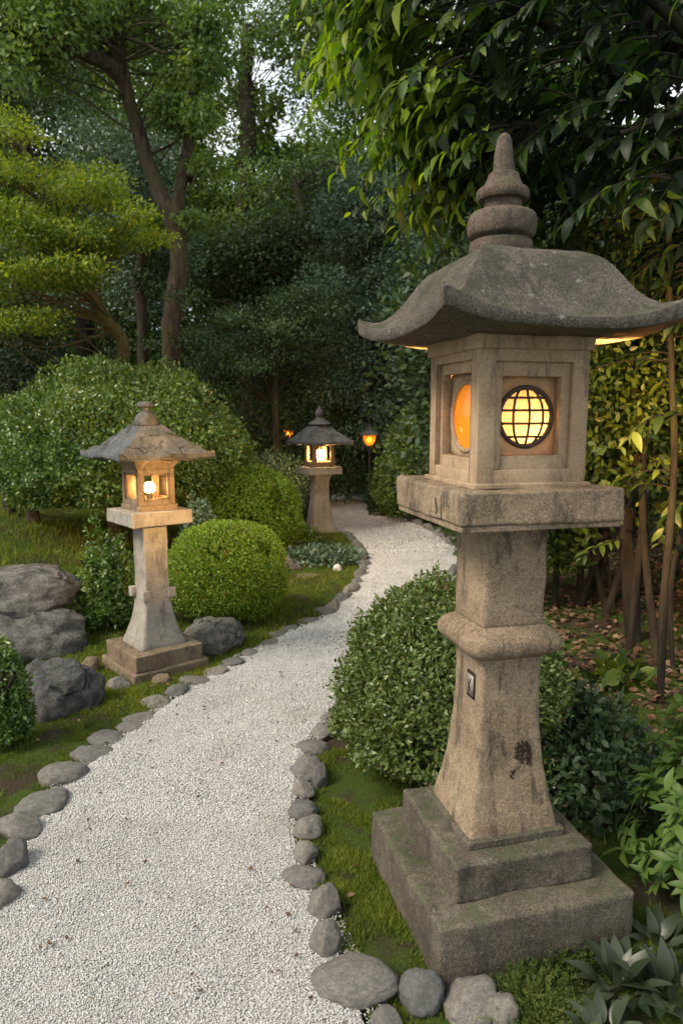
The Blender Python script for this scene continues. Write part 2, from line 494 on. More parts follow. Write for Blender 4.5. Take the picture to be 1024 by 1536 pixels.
def clump_leaves(lb, C, Rad, n, size, T=LEAF2, shell=.55, up=.5, out=.6, down=0.0, var=.35, rbias=0.0, W=None):
    """leaf clumps: C (k,3), Rad (k,3), n leaves per clump"""
    C = np.asarray(C, float); Rad = np.asarray(Rad, float) * np.ones_like(C)
    k = len(C); idx = np.repeat(np.arange(k), n)
    u = rdir(len(idx)); rr = shell + (1 - shell) * RNG.random(len(idx)) ** .7
    rr *= 1 + .25 * RNG.normal(size=len(idx)) * .5
    P = C[idx] + u * Rad[idx] * rr[:, None]
    D = u * out + RNG.normal(size=u.shape) * .6 + np.array([0, 0, -down])
    N = u * .5 + np.array([0, 0, up]) + RNG.normal(size=u.shape) * .45
    S = size * (1 + var * (RNG.random(len(idx)) * 2 - 1))
    cr = RNG.random(k)[idx]
    rnd = np.clip(.55 * RNG.random(len(idx)) + .45 * cr + rbias, 0, 1)
    lb.add(*leaves(T, P, D, N, S, W, rnd))

def bush_leaves(lb, c, rx, ry, z0, z1, n, size, T=LEAF2, pw=2.4, depth=.10, lump=.06, seed=0, W=None, tuck=.3, outw=.55, topb=0.0, lsc=2.2, patch=None, shoots=0):
    """clipped bush: leaves through the outer shell of a rounded body"""
    u = rdir(int(n * 1.35)); u = u[u[:, 2] > -.75][:n]
    m = (np.abs(u) ** pw).sum(1, keepdims=True) ** (-1 / pw)
    B = u * m
    h = (z1 - z0)
    lumpv = 1 + lump * fbm(u * lsc + seed * 3.7, seed, 4, .6)
    t = RNG.random(len(u)) ** 1.6
    sc = lumpv - depth * t + .018 * RNG.normal(size=len(u))
    zc = z0 + h * tuck; hu = h * (1 - tuck); hl = h * tuck
    P = np.stack([B[:, 0] * rx * sc, B[:, 1] * ry * sc, np.where(B[:, 2] > 0, B[:, 2] * hu * sc, B[:, 2] * hl * sc)], 1)
    P += np.array([c[0], c[1], zc])
    P[:, 2] = np.maximum(P[:, 2], z0 + .015)
    nrm = norm(u * np.array([1 / rx, 1 / ry, 1 / h]))
    D = nrm * outw + RNG.normal(size=u.shape) * .55 + np.array([0, 0, .15])
    N = nrm * .8 + RNG.normal(size=u.shape) * .5 + np.array([0, 0, .25])
    S = size * (.65 + .7 * RNG.random(len(u)))
    rnd = np.clip(.75 * RNG.random(len(u)) + .25 * (.5 + .5 * fbm(P * 5, seed + 3, 2)) + topb * (u[:, 2] > .3), 0, 1)
    if patch:
        pk = fbm(P * patch[0] + seed, seed + 5, 3) > patch[1] - .25 * RNG.random(len(P)); P, D, N, S, rnd = P[pk], D[pk], N[pk], S[pk], rnd[pk]
    lb.add(*leaves(T, P, D, N, S, W, rnd))
    if shoots:
        q = RNG.integers(0, len(P), shoots); k = 6
        ax = norm(nrm[RNG.integers(0, len(nrm), shoots)] * 0 + (P[q] - np.array([c[0], c[1], zc])) / np.array([rx, ry, h]) + RNG.normal(size=(shoots, 3)) * .4 + [0, 0, .5])
        L = size * RNG.uniform(1.2, 3.2, shoots)
        for i in range(k):
            PP = P[q] + ax * (L * (i + 1) / k)[:, None]; DD = ax * .5 + RNG.normal(size=PP.shape) * .6
            lb.add(*leaves(T, PP, DD, RNG.normal(size=PP.shape) * .5 + [0, 0, 1], size * (.9 - .08 * i), W, np.clip(.65 + .35 * RNG.random(len(PP)), 0, 1)))

# ================================================================== SETTING
LP = np.array([(-1.0, .2), (-1.02, 1.0), (-1.05, 1.75), (-1.09, 2.1), (-1.16, 2.4), (-1.18, 2.74), (-1.13, 3.0), (-1.06, 3.3), (-.98, 3.6), (-.81, 4.1), (-.6, 4.6), (-.36, 5.0), (-.06, 5.6),
               (.17, 6.5), (.27, 7.2), (.29, 7.7), (.22, 8.6), (.06, 9.4), (-.25, 10.2), (-.55, 11.5), (-1.0, 13), (-1.9, 14.6), (-3.6, 15.8)])
RP = np.array([(.22, .2), (.14, 1.0), (.06, 1.5), (-.04, 1.9), (-.12, 2.15), (-.2, 2.45), (-.22, 2.7), (-.21, 3.0), (-.19, 3.25), (-.1, 3.55), (.1, 4.2), (.5, 5.3), (.95, 6.5), (1.27, 7.5),
               (1.33, 8.2), (1.22, 9.4), (.92, 10.74), (.6, 12.2), (.42, 13.1), (.2, 14.2), (-.3, 15.4), (-1.5, 16.6), (-3.3, 17.3)])
LPc = curve_pts(np.column_stack([LP, 0 * LP[:, :1]]), 6)[:, :2]; RPc = curve_pts(np.column_stack([RP, 0 * RP[:, :1]]), 6)[:, :2]
def lx(y): return np.interp(y, LPc[:, 1], LPc[:, 0])
def rx_(y): return np.interp(y, RPc[:, 1], RPc[:, 0])
def in_path(x, y, m=0.0): return (x > lx(y) - m) & (x < rx_(y) + m) & (y < 15.8)

def build_ground():
    a = np.linspace(-1, 1, 181); xs = np.sinh(a * 5.2) / np.sinh(5.2) * 160
    b = np.linspace(0, 1, 200); ys = -4 + np.sinh(b * 4.6) / np.sinh(4.6) * 180
    X, Y = np.meshgrid(xs, ys)
    Z = gz(X, Y)
    P = np.stack([X.ravel(), Y.ravel(), Z.ravel()], 1)
    off = ~in_path(P[:, 0], P[:, 1], .12)
    P[:, 2] += np.where(off & (P[:, 1] < 40), .018 * fbm(np.column_stack([P[:, :2] * 1.9, P[:, 0] * 0]), 3, 4), -.012)
    nx = len(xs); i = np.arange(len(ys) - 1)[:, None] * nx; j = np.arange(nx - 1)[None]
    F = np.stack([i + j, i + j + 1, i + nx + j + 1, i + nx + j], -1).reshape(-1, 4)
    t = NT('soil_and_moss')
    co = t.n('TexCoord').outputs['Object']
    soil = t.mix(t.noise(co, 40, 6, .7), (.035, .027, .018), (.085, .065, .045))
    moss = t.mix(t.rng(t.noise(co, 170, 5, .75), .35, .65), (.032, .055, .009), (.085, .125, .022))
    k = t.rng(t.noise(co, 2.6, 6, .65), .42, .54)
    col = t.mix(k, soil, moss)
    h = t.noise(co, 70, 6, .75)
    p = t.n('BsdfPrincipled', {'Base Color': col, 'Roughness': .95, 'Normal': t.bump(h, .9, .03)})
    p.inputs['Specular IOR Level'].default_value = .1
    o = link('ground', mesh_np('ground', P, F, t.surf(p), smooth=True)); o['kind'] = 'structure'

def build_path():
    n = 160; k = 14
    yl = np.linspace(0, 1, n)
    def res(C):
        d = np.r_[0, np.cumsum(np.linalg.norm(np.diff(C, axis=0), axis=1))]; d /= d[-1]
        return np.stack([np.interp(yl, d, C[:, 0]), np.interp(yl, d, C[:, 1])], 1)
    A, B = res(LPc), res(RPc)
    s = np.linspace(-.03, 1.03, k)
    P = A[:, None] * (1 - s)[None, :, None] + B[:, None] * s[None, :, None]
    P = P.reshape(-1, 2); Z = .006 + .011 * fbm(np.column_stack([P * 3, P[:, :1] * 0]), 5, 3)
    V = np.column_stack([P, gz(P[:, 0], P[:, 1]) + Z + .004])
    i = np.arange(n - 1)[:, None] * k; j = np.arange(k - 1)[None]
    F = np.stack([i + j, i + j + 1, i + k + j + 1, i + k + j], -1).reshape(-1, 4)
    t = NT('gravel_bed')
    co = t.n('TexCoord').outputs['Object']
    v = t.n('TexVoronoi', {'Vector': co, 'Scale': 95.0, 'Randomness': 1.0})
    g = t.n('SeparateColor', {'Color': v.outputs['Color']}).outputs[0]
    col = t.ramp(g, [(0, (.27, .26, .24)), (.35, (.39, .38, .355)), (1, (.48, .47, .45))])
    col = t.mix(t.rng(v.outputs['Distance'], .35, .75, 0, .6), col, (.16, .145, .12))
    col = t.mix(t.rng(t.noise(co, 2.6, 5), .50, .72, 0, .4), col, (.27, .24, .185))
    h = t.math('SUBTRACT', 1.0, v.outputs['Distance'])
    p = t.n('BsdfPrincipled', {'Base Color': col, 'Roughness': .9, 'Normal': t.bump(h, 1.0, .010)})
    p.inputs['Specular IOR Level'].default_value = .2
    o = link('path', mesh_np('path', V, F, t.surf(p), smooth=True)); o['kind'] = 'structure'

def pebbles(P, S, seeds=9, sub=1):
    """irregular small stones as one mesh"""
    lb = LB(); rs = np.random.default_rng(11)
    idx = rs.integers(0, seeds, len(P))
    for k in range(seeds):
        V0, F0 = box_vf(-.62, .62, -.62, .62, -.62, .62)
        V0 = V0 * (1 + .25 * rs.normal(size=V0.shape)) * np.array([1.1, rs.uniform(.65, 1), rs.uniform(.42, .65)])
        q = P[idx == k]; s = S[idx == k]
        if not len(q): continue
        D = norm(rs.normal(size=q.shape) * np.array([1, 1, .35])); N = norm(rs.normal(size=q.shape) * .3 + np.array([0, 0, 1.]))
        lb.add(*leaves((V0, F0), q, D, N, s, None, rs.random(len(q))))
    return lb

def build_gravel():
    rs = np.random.default_rng(5)
    out = []
    for (y0, y1, n, s0, s1) in ((1.35, 2.6, 135000, .0016, .0037), (2.6, 4.6, 120000, .0022, .0048), (4.6, 8.0, 42000, .005, .009), (8.0, 15.5, 18000, .010, .018)):
        y = rs.uniform(y0, y1, n); s = rs.uniform(-.012, 1.012, n); st = rs.random(n) < .03; s = np.where(st, np.where(rs.random(n) < .5, -.09 * rs.random(n), 1 + .09 * rs.random(n)), s)
        x = lx(y) * (1 - s) + rx_(y) * s
        sz = rs.uniform(s0, s1, n) * np.where(rs.random(n) < .05, 1.5, 1)
        lay = rs.random(n)
        out.append((np.column_stack([x, y, gz(x, y) + .009 + .006 * lay + .011 * fbm(np.column_stack([x * 3, y * 3, x * 0]), 5, 3)]), sz))
    P = np.concatenate([o[0] for o in out]); S = np.concatenate([o[1] for o in out])
    t = NT('pebble')
    a = t.n('Attribute', attribute_name='rnd').outputs['Fac']
    col = t.ramp(a, [(0, (.32, .305, .28)), (.06, (.43, .42, .395)), (.5, (.475, .47, .45)), (.93, (.515, .51, .495)), (1, (.57, .565, .55))])
    co = t.n('TexCoord').outputs['Object']
    col = t.mix(t.rng(t.noise(co, 2.6, 5), .50, .72, 0, .35), col, (.30, .27, .22))
    p = t.n('BsdfPrincipled', {'Base Color': col, 'Roughness': .85}); p.inputs['Specular IOR Level'].default_value = .25
    o = link('gravel', pebbles(P, S).mesh('gravel', t.surf(p))); o['kind'] = 'stuff'

build_ground(); build_path(); build_gravel()

# ------------------------------------------------------------------ edging stones
ORD = ['first', 'second', 'third', 'fourth', 'fifth', 'sixth', 'seventh', 'eighth', 'ninth', 'tenth', 'eleventh', 'twelfth', 'thirteenth', 'fourteenth', 'fifteenth', 'sixteenth', 'seventeenth',
       'eighteenth', 'nineteenth', 'twentieth', 'twenty-first', 'twenty-second', 'twenty-third', 'twenty-fourth', 'twenty-fifth', 'twenty-sixth', 'twenty-seventh', 'twenty-eighth', 'twenty-ninth',
       'thirtieth', 'thirty-first', 'thirty-second', 'thirty-third', 'thirty-fourth', 'thirty-fifth', 'thirty-sixth', 'thirty-seventh', 'thirty-eighth']
COBM = [rock_mesh('edging_stone', 40 + k, M['cobble'], 4, 6, .16, 1.2, .04, (.66, .93)) for k in range(7)]
KERBM = [rock_mesh('kerb_stone', 70 + k, M['cobble'], 4, 9, .10, 1.2, .03, (.55, .78)) for k in range(5)]
def stone_at(px, py, w, h, lab, grp, k, meshes, flat=.42, rot=None, name='edging_stone', cat='edging stone'):
    """a stone whose middle the photo shows at (px, py), w x h photo pixels large"""
    g = ground_at(px, py)
    el = math.atan2(EYE, g[1]); dist = g[1] * math.cos(PITCH) + (EYE - g[2]) * math.sin(PITCH)
    sx = w / FOC * dist * .5; H2 = h / FOC * dist * .5 * flat / .42
    dep = min(1.0 * sx, .85 * H2 / math.sin(el))
    hz = math.sqrt(max(H2 ** 2 - (dep * math.sin(el)) ** 2, (.5 * H2) ** 2)) / math.cos(el)
    g = ground_at(px, py, g[2] + hz * .30)
    o = link(name, meshes[k % len(meshes)])
    o.location = g
    o.scale = (sx, dep, hz)
    o.rotation_euler = (RNG.uniform(-.12, .12), RNG.uniform(-.12, .12), RNG.uniform(-.25, .25) if rot is None else rot)
    return tag(o, lab, cat, grp)

LEFT = [(4, 1346, 52, 48), (15, 1293, 56, 62), (32, 1243, 68, 50), (65, 1205, 78, 44), (94, 1163, 70, 44), (142, 1133, 66, 34), (163, 1109, 60, 26), (198, 1091, 50, 22), (207, 1077, 54, 22),
        (235, 1055, 46, 24), (266, 1037, 36, 24), (292, 1021, 48, 18), (322, 1007, 40, 16), (349, 993, 38, 16), (376, 980, 30, 14), (399, 967, 42, 14), (419, 954, 34, 14), (433, 944, 34, 13), (461, 932, 32, 13), (488, 917, 34, 14)]
COLWORD = ['dark grey rounded stone', 'broad grey stone', 'grey oval stone', 'smooth grey stone', 'grey rounded stone', 'bluish grey oval stone', 'flat grey stone', 'small grey stone', 'grey oval stone', 'pale flat stone', 'small white-topped stone', 'low grey stone',
           'flat grey stone', 'pale grey stone', 'small grey stone', 'long flat grey stone', 'grey stone', 'low grey stone', 'dark grey stone', 'dark flat stone']
for i, s in enumerate(LEFT):
    stone_at(*s, f"{COLWORD[i]}, {ORD[i]} along the left path edge counting from the photo's bottom", 'stones edging the left side of the path', i * 3 + 1, COBM)
def kerb_run(P, lab, grp, h=.085, d=.075, k0=0, L=None):
    for i, (p, q) in enumerate(zip(P[:-1], P[1:])):
        c = (np.array(p) + np.array(q)) / 2; v = np.array(q) - np.array(p); ln = np.linalg.norm(v)
        o = link('edging_stone', KERBM[(k0 + i * 2) % len(KERBM)])
        o.location = (c[0], c[1], float(gz(c[0], c[1])) + h * .2)
        o.scale = (ln * .64, d * RNG.uniform(.95, 1.25), h * RNG.uniform(.8, 1.15))
        o.rotation_euler = (RNG.uniform(-.06, .06), RNG.uniform(-.05, .05), math.atan2(v[1], v[0]) + RNG.uniform(-.1, .1))
        tag(o, lab.format(ORD[i]), 'edging stone', grp)
def along(C, y0, y1, step, off):
    d = np.r_[0, np.cumsum(np.linalg.norm(np.diff(C, axis=0), axis=1))]
    s0, s1 = np.interp(y0, C[:, 1], d), np.interp(y1, C[:, 1], d)
    out = []; s = s0
    while s <= s1 + .01:
        out.append([np.interp(s, d, C[:, 0]) + off, np.interp(s, d, C[:, 1])]); s += step * RNG.uniform(.8, 1.2)
    return out
kerb_run(along(LPc, 5.55, 9.5, .30, -.04), 'dark flat edging block on the curve before the middle lantern, {} from the near end', 'dark edging blocks on the left curve', h=.055, d=.065)
kerb_run(along(RPc, 6.7, 14.6, .52, .05), "grey edging block on the path's far right side, {} beyond the foreground bush", 'edging blocks on the far right side', k0=2)

RIGHT = [(580, 1531, 48, 40, 'small grey stone between the biggest pale boulder and the photo edge'), (488, 1415, 46, 60, 'pale grey egg-shaped stone just behind the biggest pale edging boulder'),
         (484, 1358, 56, 54, 'darkest round stone on the right path edge'), (453, 1319, 66, 38, 'broad pale grey stone beside the dark round stone'), (459, 1281, 40, 34, 'small grey stone, fifth on the right path edge'),
         (463, 1243, 48, 36, 'pale grey stone, sixth on the right path edge beside the moss'), (455, 1216, 46, 32, 'grey stone, seventh on the right path edge beside the moss'), (456, 1188, 34, 30, 'small dark stone, eighth on the right path edge'),
         (461, 1157, 48, 44, 'tall pale brown-tinged stone on the right path edge'), (479, 1167, 26, 40, 'narrow upright stone leaning on the tall pale one'), (468, 1124, 50, 30, 'grey stone beside the lower edge of the foreground bush'),
         (485, 1100, 40, 24, 'grey stone under the left rim of the foreground bush'), (496, 1078, 32, 20, 'small stone half hidden by the foreground bush')]
for i, s in enumerate(RIGHT):
    stone_at(*s[:4], s[4], 'stones edging the right side of the path', i * 2, COBM, flat=.44)
PALEB = rock_mesh('boulder', 91, M['cobble'], 5, 3, .10, 1.0, .03, (.8, .95))
for (px, py, w, h, lab, k) in ((533, 1473, 128, 72, 'largest pale flat boulder at the path edge beside the lantern base', 0), (631, 1489, 70, 64, 'brown rounded boulder touching the near corner of the lantern base', 1),
                               (706, 1504, 92, 66, 'pale grey boulder in front of the lantern base', 2), (752, 1518, 52, 52, 'small grey rounded boulder beside the feathery plant', 3)):
    stone_at(px, py, w, h, lab, 'boulders at the foot of the big lantern', k, [PALEB, COBM[2], COBM[4], COBM[5]], flat=.44, name='boulder', cat='boulder')
# ================================================================== LANTERNS
def hole_plate(n, hx, z0, z1, cx, cz, rad, y0, y1):
    """plate in the x-z plane with a round hole; (hx, z0..z1) outline, thickness y0..y1"""
    th = (np.arange(n) + .5) / n * 2 * math.pi
    c, s = np.cos(th), np.sin(th)
    inn = np.stack([cx + rad * c, cz + rad * s], 1)
    hz = (z1 - z0) / 2; zc = (z0 + z1) / 2
    # outline point in the same direction
    k = np.minimum(np.where(np.abs(c) > 1e-6, np.where(c > 0, hx - cx, hx + cx) / np.maximum(np.abs(c), 1e-6), 1e9),
                   np.where(np.abs(s) > 1e-6, np.where(s > 0, z1 - cz, cz - z0) / np.maximum(np.abs(s), 1e-6), 1e9))
    out = np.stack([cx + k * c, cz + k * s], 1)
    V = []
    for ring, y in ((out, y0), (inn, y0), (inn, y1), (out, y1)):
        V.append(np.column_stack([ring[:, 0], np.full(n, y), ring[:, 1]]))
    V = np.concatenate(V); F = []
    j = np.arange(n); j2 = (j + 1) % n
    for a, b in ((0, 1), (1, 2), (2, 3), (3, 0)):
        F.append(np.stack([a * n + j, a * n + j2, b * n + j2, b * n + j], 1))
    return V, np.concatenate(F)

def rect_frame(mb, ox, oz0, oz1, ix, iz0, iz1, y0, y1):
    mb.box(-ox, -ix, y0, y1, oz0, oz1); mb.box(ix, ox, y0, y1, oz0, oz1)
    mb.box(-ix, ix, y0, y1, oz0, iz0); mb.box(-ix, ix, y0, y1, iz1, oz1)

def rotz(me_or_V, k):
    a = k * math.pi / 2
    R = np.array([[math.cos(a), -math.sin(a), 0], [math.sin(a), math.cos(a), 0], [0, 0, 1]])
    return me_or_V @ R.T

def build_main_lantern():
    t = thing('stone_lantern', 'large weathered granite lantern with round lattice window on two square steps', 'lantern', (.492, 2.16, 0), math.radians(15.1), 'stone garden lanterns beside the path')
    G, GB, GD = M['granite'], M['granite_base'], M['granite_dark']
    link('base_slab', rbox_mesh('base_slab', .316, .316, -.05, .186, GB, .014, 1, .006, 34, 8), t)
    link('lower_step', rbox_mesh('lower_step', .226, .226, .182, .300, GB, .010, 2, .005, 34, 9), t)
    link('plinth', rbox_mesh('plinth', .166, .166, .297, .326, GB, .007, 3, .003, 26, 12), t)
    prof = smooth_prof([(.322, .150), (.36, .1445), (.42, .131), (.50, .1165), (.60, .106), (.70, .1005), (.80, .0985), (.868, .098)], 5)
    sh = link('shaft', loft('shaft', prof, G, 128, .10, 4, .0025), t)
    link('collar', loft('collar', smooth_prof([(.862, .100), (.872, .118), (.885, .139), (.903, .150), (.925, .150), (.943, .138), (.958, .118), (.966, .104)], 5), G, 128, .22, 5, .004, dz=.006), t)
    link('upper_shaft', loft('upper_shaft', [(.962, .1015), (1.1, .1025), (1.286, .104)], G, 128, .10, 6, .003), t)
    pl = MB()
    link('platform', rbox_mesh('platform', .252, .252, 1.298, 1.394, G, .010, 7, .004, 36, 8), t)
    link('platform_lip', rbox_mesh('platform_lip', .247, .247, 1.281, 1.3, G, .005, 8, .002, 30, 8), t)
    # fire box: four walls with stepped rectangular recess
    W = .171; z0, z1 = 1.404, 1.776
    link('firebox_foot', rbox_mesh('firebox_foot', .184, .184, 1.391, 1.406, M['smooth_stone'], .004, 9, .0015, 20, 10), t)
    mb = MB()
    for k in range(4):
        q = MB()
        wl = W if k % 2 == 0 else W - .046       # front/back walls take the corners
        oz0, oz1, iz0, iz1 = 1.443, 1.742, 1.481, 1.702
        ohx, ihx = .119, .092
        if k == 3: oz0, oz1, iz0, iz1, ohx, ihx = 1.440, 1.748, 1.472, 1.716, .124, .110
        rect_frame(q, wl, z0, z1, ohx, oz0, oz1, -W, -W + .016)
        rect_frame(q, wl, z0 + .002, z1 - .002, ihx, iz0, iz1, -W + .016, -W + .046)
        V = np.concatenate(q.V); F = np.concatenate(q.F[4]); mb.add(rotz(V, k), F)
    me = mb.mesh('firebox', M['smooth_stone']); bevel(me, .0022, 2)
    fb = link('firebox', me, t)
    cz = 1.590
    for k in range(4):
        q = MB(); rad = .101 if k == 3 else .083; ph = .113 if k == 3 else .101
        if k in (1, 2): rect_frame(q, .094, 1.477, 1.706, .092, 1.480, 1.703, -W + .050, -W + .058)   # unglazed frames on the unseen far sides, left open to let lamplight out
        else: q.add(*hole_plate(64, ph, 1.466, 1.72, 0, cz, rad + .0015, -W + .0465, -W + .060))
        me = mesh_np('window', rotz(np.concatenate(q.V), k), np.concatenate(q.F[4]), M['backing'] if k == 0 else M['smooth_stone'])
        w = link('window', me, t)
        if k in (1, 2): continue
        # ring standing proud of the plate
        th = np.linspace(0, 2 * math.pi, 65)
        RP_ = np.column_stack([rad * np.cos(th), np.full(65, -W + .047), cz + rad * np.sin(th)])
        V, F = tube_vf(RP_, .0075, 10)
        link('ring', mesh_np('ring', rotz(V, k), F, M['lattice'] if k % 2 == 0 else M['smooth_stone'], smooth=True), w)
        n = 48; a = np.arange(n) / n * 2 * math.pi
        rr = np.linspace(.0, 1, 7)[1:]
        V = np.concatenate([[[0, -W + .030, cz]]] + [np.column_stack([rad * r * np.cos(a), np.full(n, -W + .052 - .022 * (1 - r * r)), cz + rad * r * np.sin(a)]) for r in rr])
        F3 = np.stack([np.zeros(n, int), 1 + np.arange(n), 1 + (np.arange(n) + 1) % n], 1)
        F4 = np.concatenate([np.stack([1 + i * n + np.arange(n), 1 + i * n + (np.arange(n) + 1) % n, 1 + (i + 1) * n + (np.arange(n) + 1) % n, 1 + (i + 1) * n + np.arange(n)], 1) for i in range(5)])
        link('pane', mesh_np('pane', rotz(V, k), [F4[:, ::-1], F3], M['paper'] if k in (0, 2) else M['amber' if k == 3 else 'glass'], smooth=True), w)
        if k in (0, 2):
            lt = MB(); yb = -W + .046
            def bulge(x, z): return yb - .0225 * max(0, 1 - (x * x + z * z) / .083 ** 2)
            for mx in (-.046, 0.0, .046):
                zz = np.linspace(-.083, .083, 25)
                xx = mx * np.sqrt(np.clip(1 - (zz / .086) ** 2, 0, 1)) * 1.02
                P = np.array([[x, bulge(x, z), cz + z] for x, z in zip(xx, zz)]); V, F = tube_vf(P, .0036, 8); lt.add(V, F)
            for hz in (-.056, -.0185, .0185, .054):
                e = math.sqrt(.083 ** 2 - hz ** 2)
                xx = np.linspace(-e, e, 21)
                P = np.array([[x, bulge(x, hz) - .001, cz + hz] for x in xx]); V, F = tube_vf(P, .0036, 8); lt.add(V, F)
            V = np.concatenate(lt.V); F = np.concatenate(lt.F[4])
            link('lattice', mesh_np('lattice', rotz(V, k), F, M['lattice'], smooth=True), w)
    V, F = ICO[2]
    link('lamp_bulb', mesh_np('lamp_bulb', V * np.array([.026, .026, .034]) + np.array([.028, -.060, 1.552]), F, M['bulb'], smooth=True), t)
    link('added_baffle', loft('added_baffle', [(1.590, .051), (1.594, .053), (1.600, .030), (1.604, .008)], M['shade'], 24, 0, 0, 0, square=False), t).location = (.046, -.020, 0)  # added disc over the bulb, keeps lamplight off the roof underside
    link('firebox_floor', rbox_mesh('firebox_floor', .12, .12, 1.405, 1.43, M['smooth_stone'], .003, 31, .001, 6), t)
    link('eave_beam', rbox_mesh('eave_beam', .182, .182, 1.774, 1.822, M['smooth_stone'], .006, 10, .002, 24, 10), t)
    prof = [(.22, 2.056), (.34, 2.053), (.44, 2.040), (.53, 2.014), (.615, 1.968), (.70, 1.916), (.78, 1.878), (.87, 1.853), (1.0, 1.842)]
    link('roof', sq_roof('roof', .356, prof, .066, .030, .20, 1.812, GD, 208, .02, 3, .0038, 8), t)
    f = [(2.044, .086)] + smooth_prof([(2.050, .089), (2.070, .0915), (2.092, .089)], 4) + [(2.097, .082), (2.099, .076)]
    f += smooth_prof([(2.101, .080), (2.110, .094), (2.130, .0985), (2.152, .098), (2.168, .093), (2.176, .080)], 5) + [(2.178, .060), (2.181, .054), (2.205, .053)]
    f += [(2.207, .060)] + smooth_prof([(2.209, .071), (2.218, .075), (2.230, .075), (2.238, .071)], 4) + [(2.240, .063)]
    f += smooth_prof([(2.242, .058), (2.252, .054), (2.268, .046), (2.280, .042)], 4) + [(2.283, .038), (2.285, .030)]
    f += smooth_prof([(2.286, .0300), (2.32, .0280), (2.36, .0235), (2.380, .019), (2.391, .009)], 5)
    fin = link('finial', loft('finial', f, M['finial_stone'], 64, 0, 12, .0022, 22, .005, square=False), t)
    fin.data.set_sharp_from_angle(angle=math.radians(38))
    fin.location = (-.028, 0, 0)
    # small square plaque let into the left face of the shaft, and brushed marks on the front
    zq = .765; wq = .0985
    q = MB(); q.box(-wq - .003, -wq + .004, -.055, .000, zq - .042, zq + .042)
    bevel_me = q.mesh('plaque', M['ink'])
    link('plaque', bevel_me, t)
    q = MB(); V, F = box_vf(-.0015, .0015, -.021, .021, -.033, .033)
    a = .0; V = V + np.array([-wq - .0045, -.0275, zq]); q.add(V, F)
    link('plaque_face', q.mesh('plaque_face', M['plaque']), t)
    q = MB(); rs = np.random.default_rng(4)
    V, F = tube_vf(np.array([[-wq - .0062, -.036, zq + .022], [-wq - .0062, -.024, zq], [-wq - .0062, -.031, zq - .022]]), .0022, 5); q.add(V, F)
    V, F = tube_vf(np.array([[-wq - .0062, -.018, zq + .018], [-wq - .0062, -.022, zq - .02]]), .0016, 5); q.add(V, F)
    link('carved_mark', q.mesh('carved_mark', M['ink']), t)
    # brushed character-like strokes, thin and uneven
    q = MB()
    def stroke(x0, z0_, x1, z1_, w):
        n = 7; ts = np.linspace(0, 1, n)
        xs = x0 + (x1 - x0) * ts + rs.normal(size=n) * .0012; zs = z0_ + (z1_ - z0_) * ts + rs.normal(size=n) * .0012
        ws = w * (.55 + .6 * rs.random(n)); dx, dz = (x1 - x0), (z1_ - z0_); L = math.hypot(dx, dz); nx, nz = -dz / L, dx / L
        V = []
        for x, z, ww in zip(xs, zs, ws):
            hw = np.interp(z, [p[0] for p in prof_sh], [p[1] for p in prof_sh])
            for s in (-1, 1):
                V.append([x + nx * ww * s, -hw - .0036, z + nz * ww * s])
        for x, z, ww in zip(xs, zs, ws):
            hw = np.interp(z, [p[0] for p in prof_sh], [p[1] for p in prof_sh])
            for s in (-1, 1):
                V.append([x + nx * ww * s, -hw + .002, z + nz * ww * s])
        F = [[2 * i, 2 * i + 1, 2 * i + 3, 2 * i + 2] for i in range(n - 1)]
        o = 2 * n
        F += [[2 * i, 2 * i + 2, o + 2 * i + 2, o + 2 * i] for i in range(n - 1)] + [[2 * i + 1, o + 2 * i + 1, o + 2 * i + 3, 2 * i + 3] for i in range(n - 1)]
        q.add(np.array(V), np.array(F))
    prof_sh = smooth_prof([(.322, .150), (.36, .1445), (.42, .131), (.50, .1165), (.60, .106), (.70, .1005), (.80, .0985), (.868, .098)], 5)
    cx, cz2 = .040, .560
    for (x0, za, x1, zb, w) in ((-.028, .020, .022, .026, .0022), (-.026, .006, .024, .010, .0018), (-.016, .036, -.020, -.016, .0026), (-.002, .040, -.003, -.030, .0028), (.012, .038, .015, -.036, .0030),
                                (-.030, -.008, .004, -.004, .0016), (.022, .022, .024, -.040, .0022), (-.012, -.018, .022, -.016, .0018), (.006, .014, -.004, -.028, .002)):
        stroke(cx + x0, cz2 + za, cx + x1, cz2 + zb, w)
    for (x0, za, x1, zb, w) in ((-.040, -.050, -.034, -.064, .0024), (-.044, -.062, -.036, -.074, .0018), (-.030, -.046, -.033, -.056, .0014)):
        stroke(cx + x0, cz2 + za, cx + x1, cz2 + zb, w)
    link('painted_mark', q.mesh('painted_mark', M['ink']), t)
    # carved notch on the platform's left side
    q = MB(); q.box(-.2545, -.249, -.12, -.075, 1.306, 1.372)
    me = q.mesh('carved_panel', G); bevel(me, .002, 2); link('carved_panel', me, t)
    q = MB(); V, F = tube_vf(np.array([[-.2555, -.088, 1.362], [-.2555, -.094, 1.335], [-.2555, -.100, 1.325], [-.2555, -.092, 1.318]]), .0025, 5); q.add(V, F)
    link('carved_line', q.mesh('carved_line', M['ink']), t)
build_main_lantern()

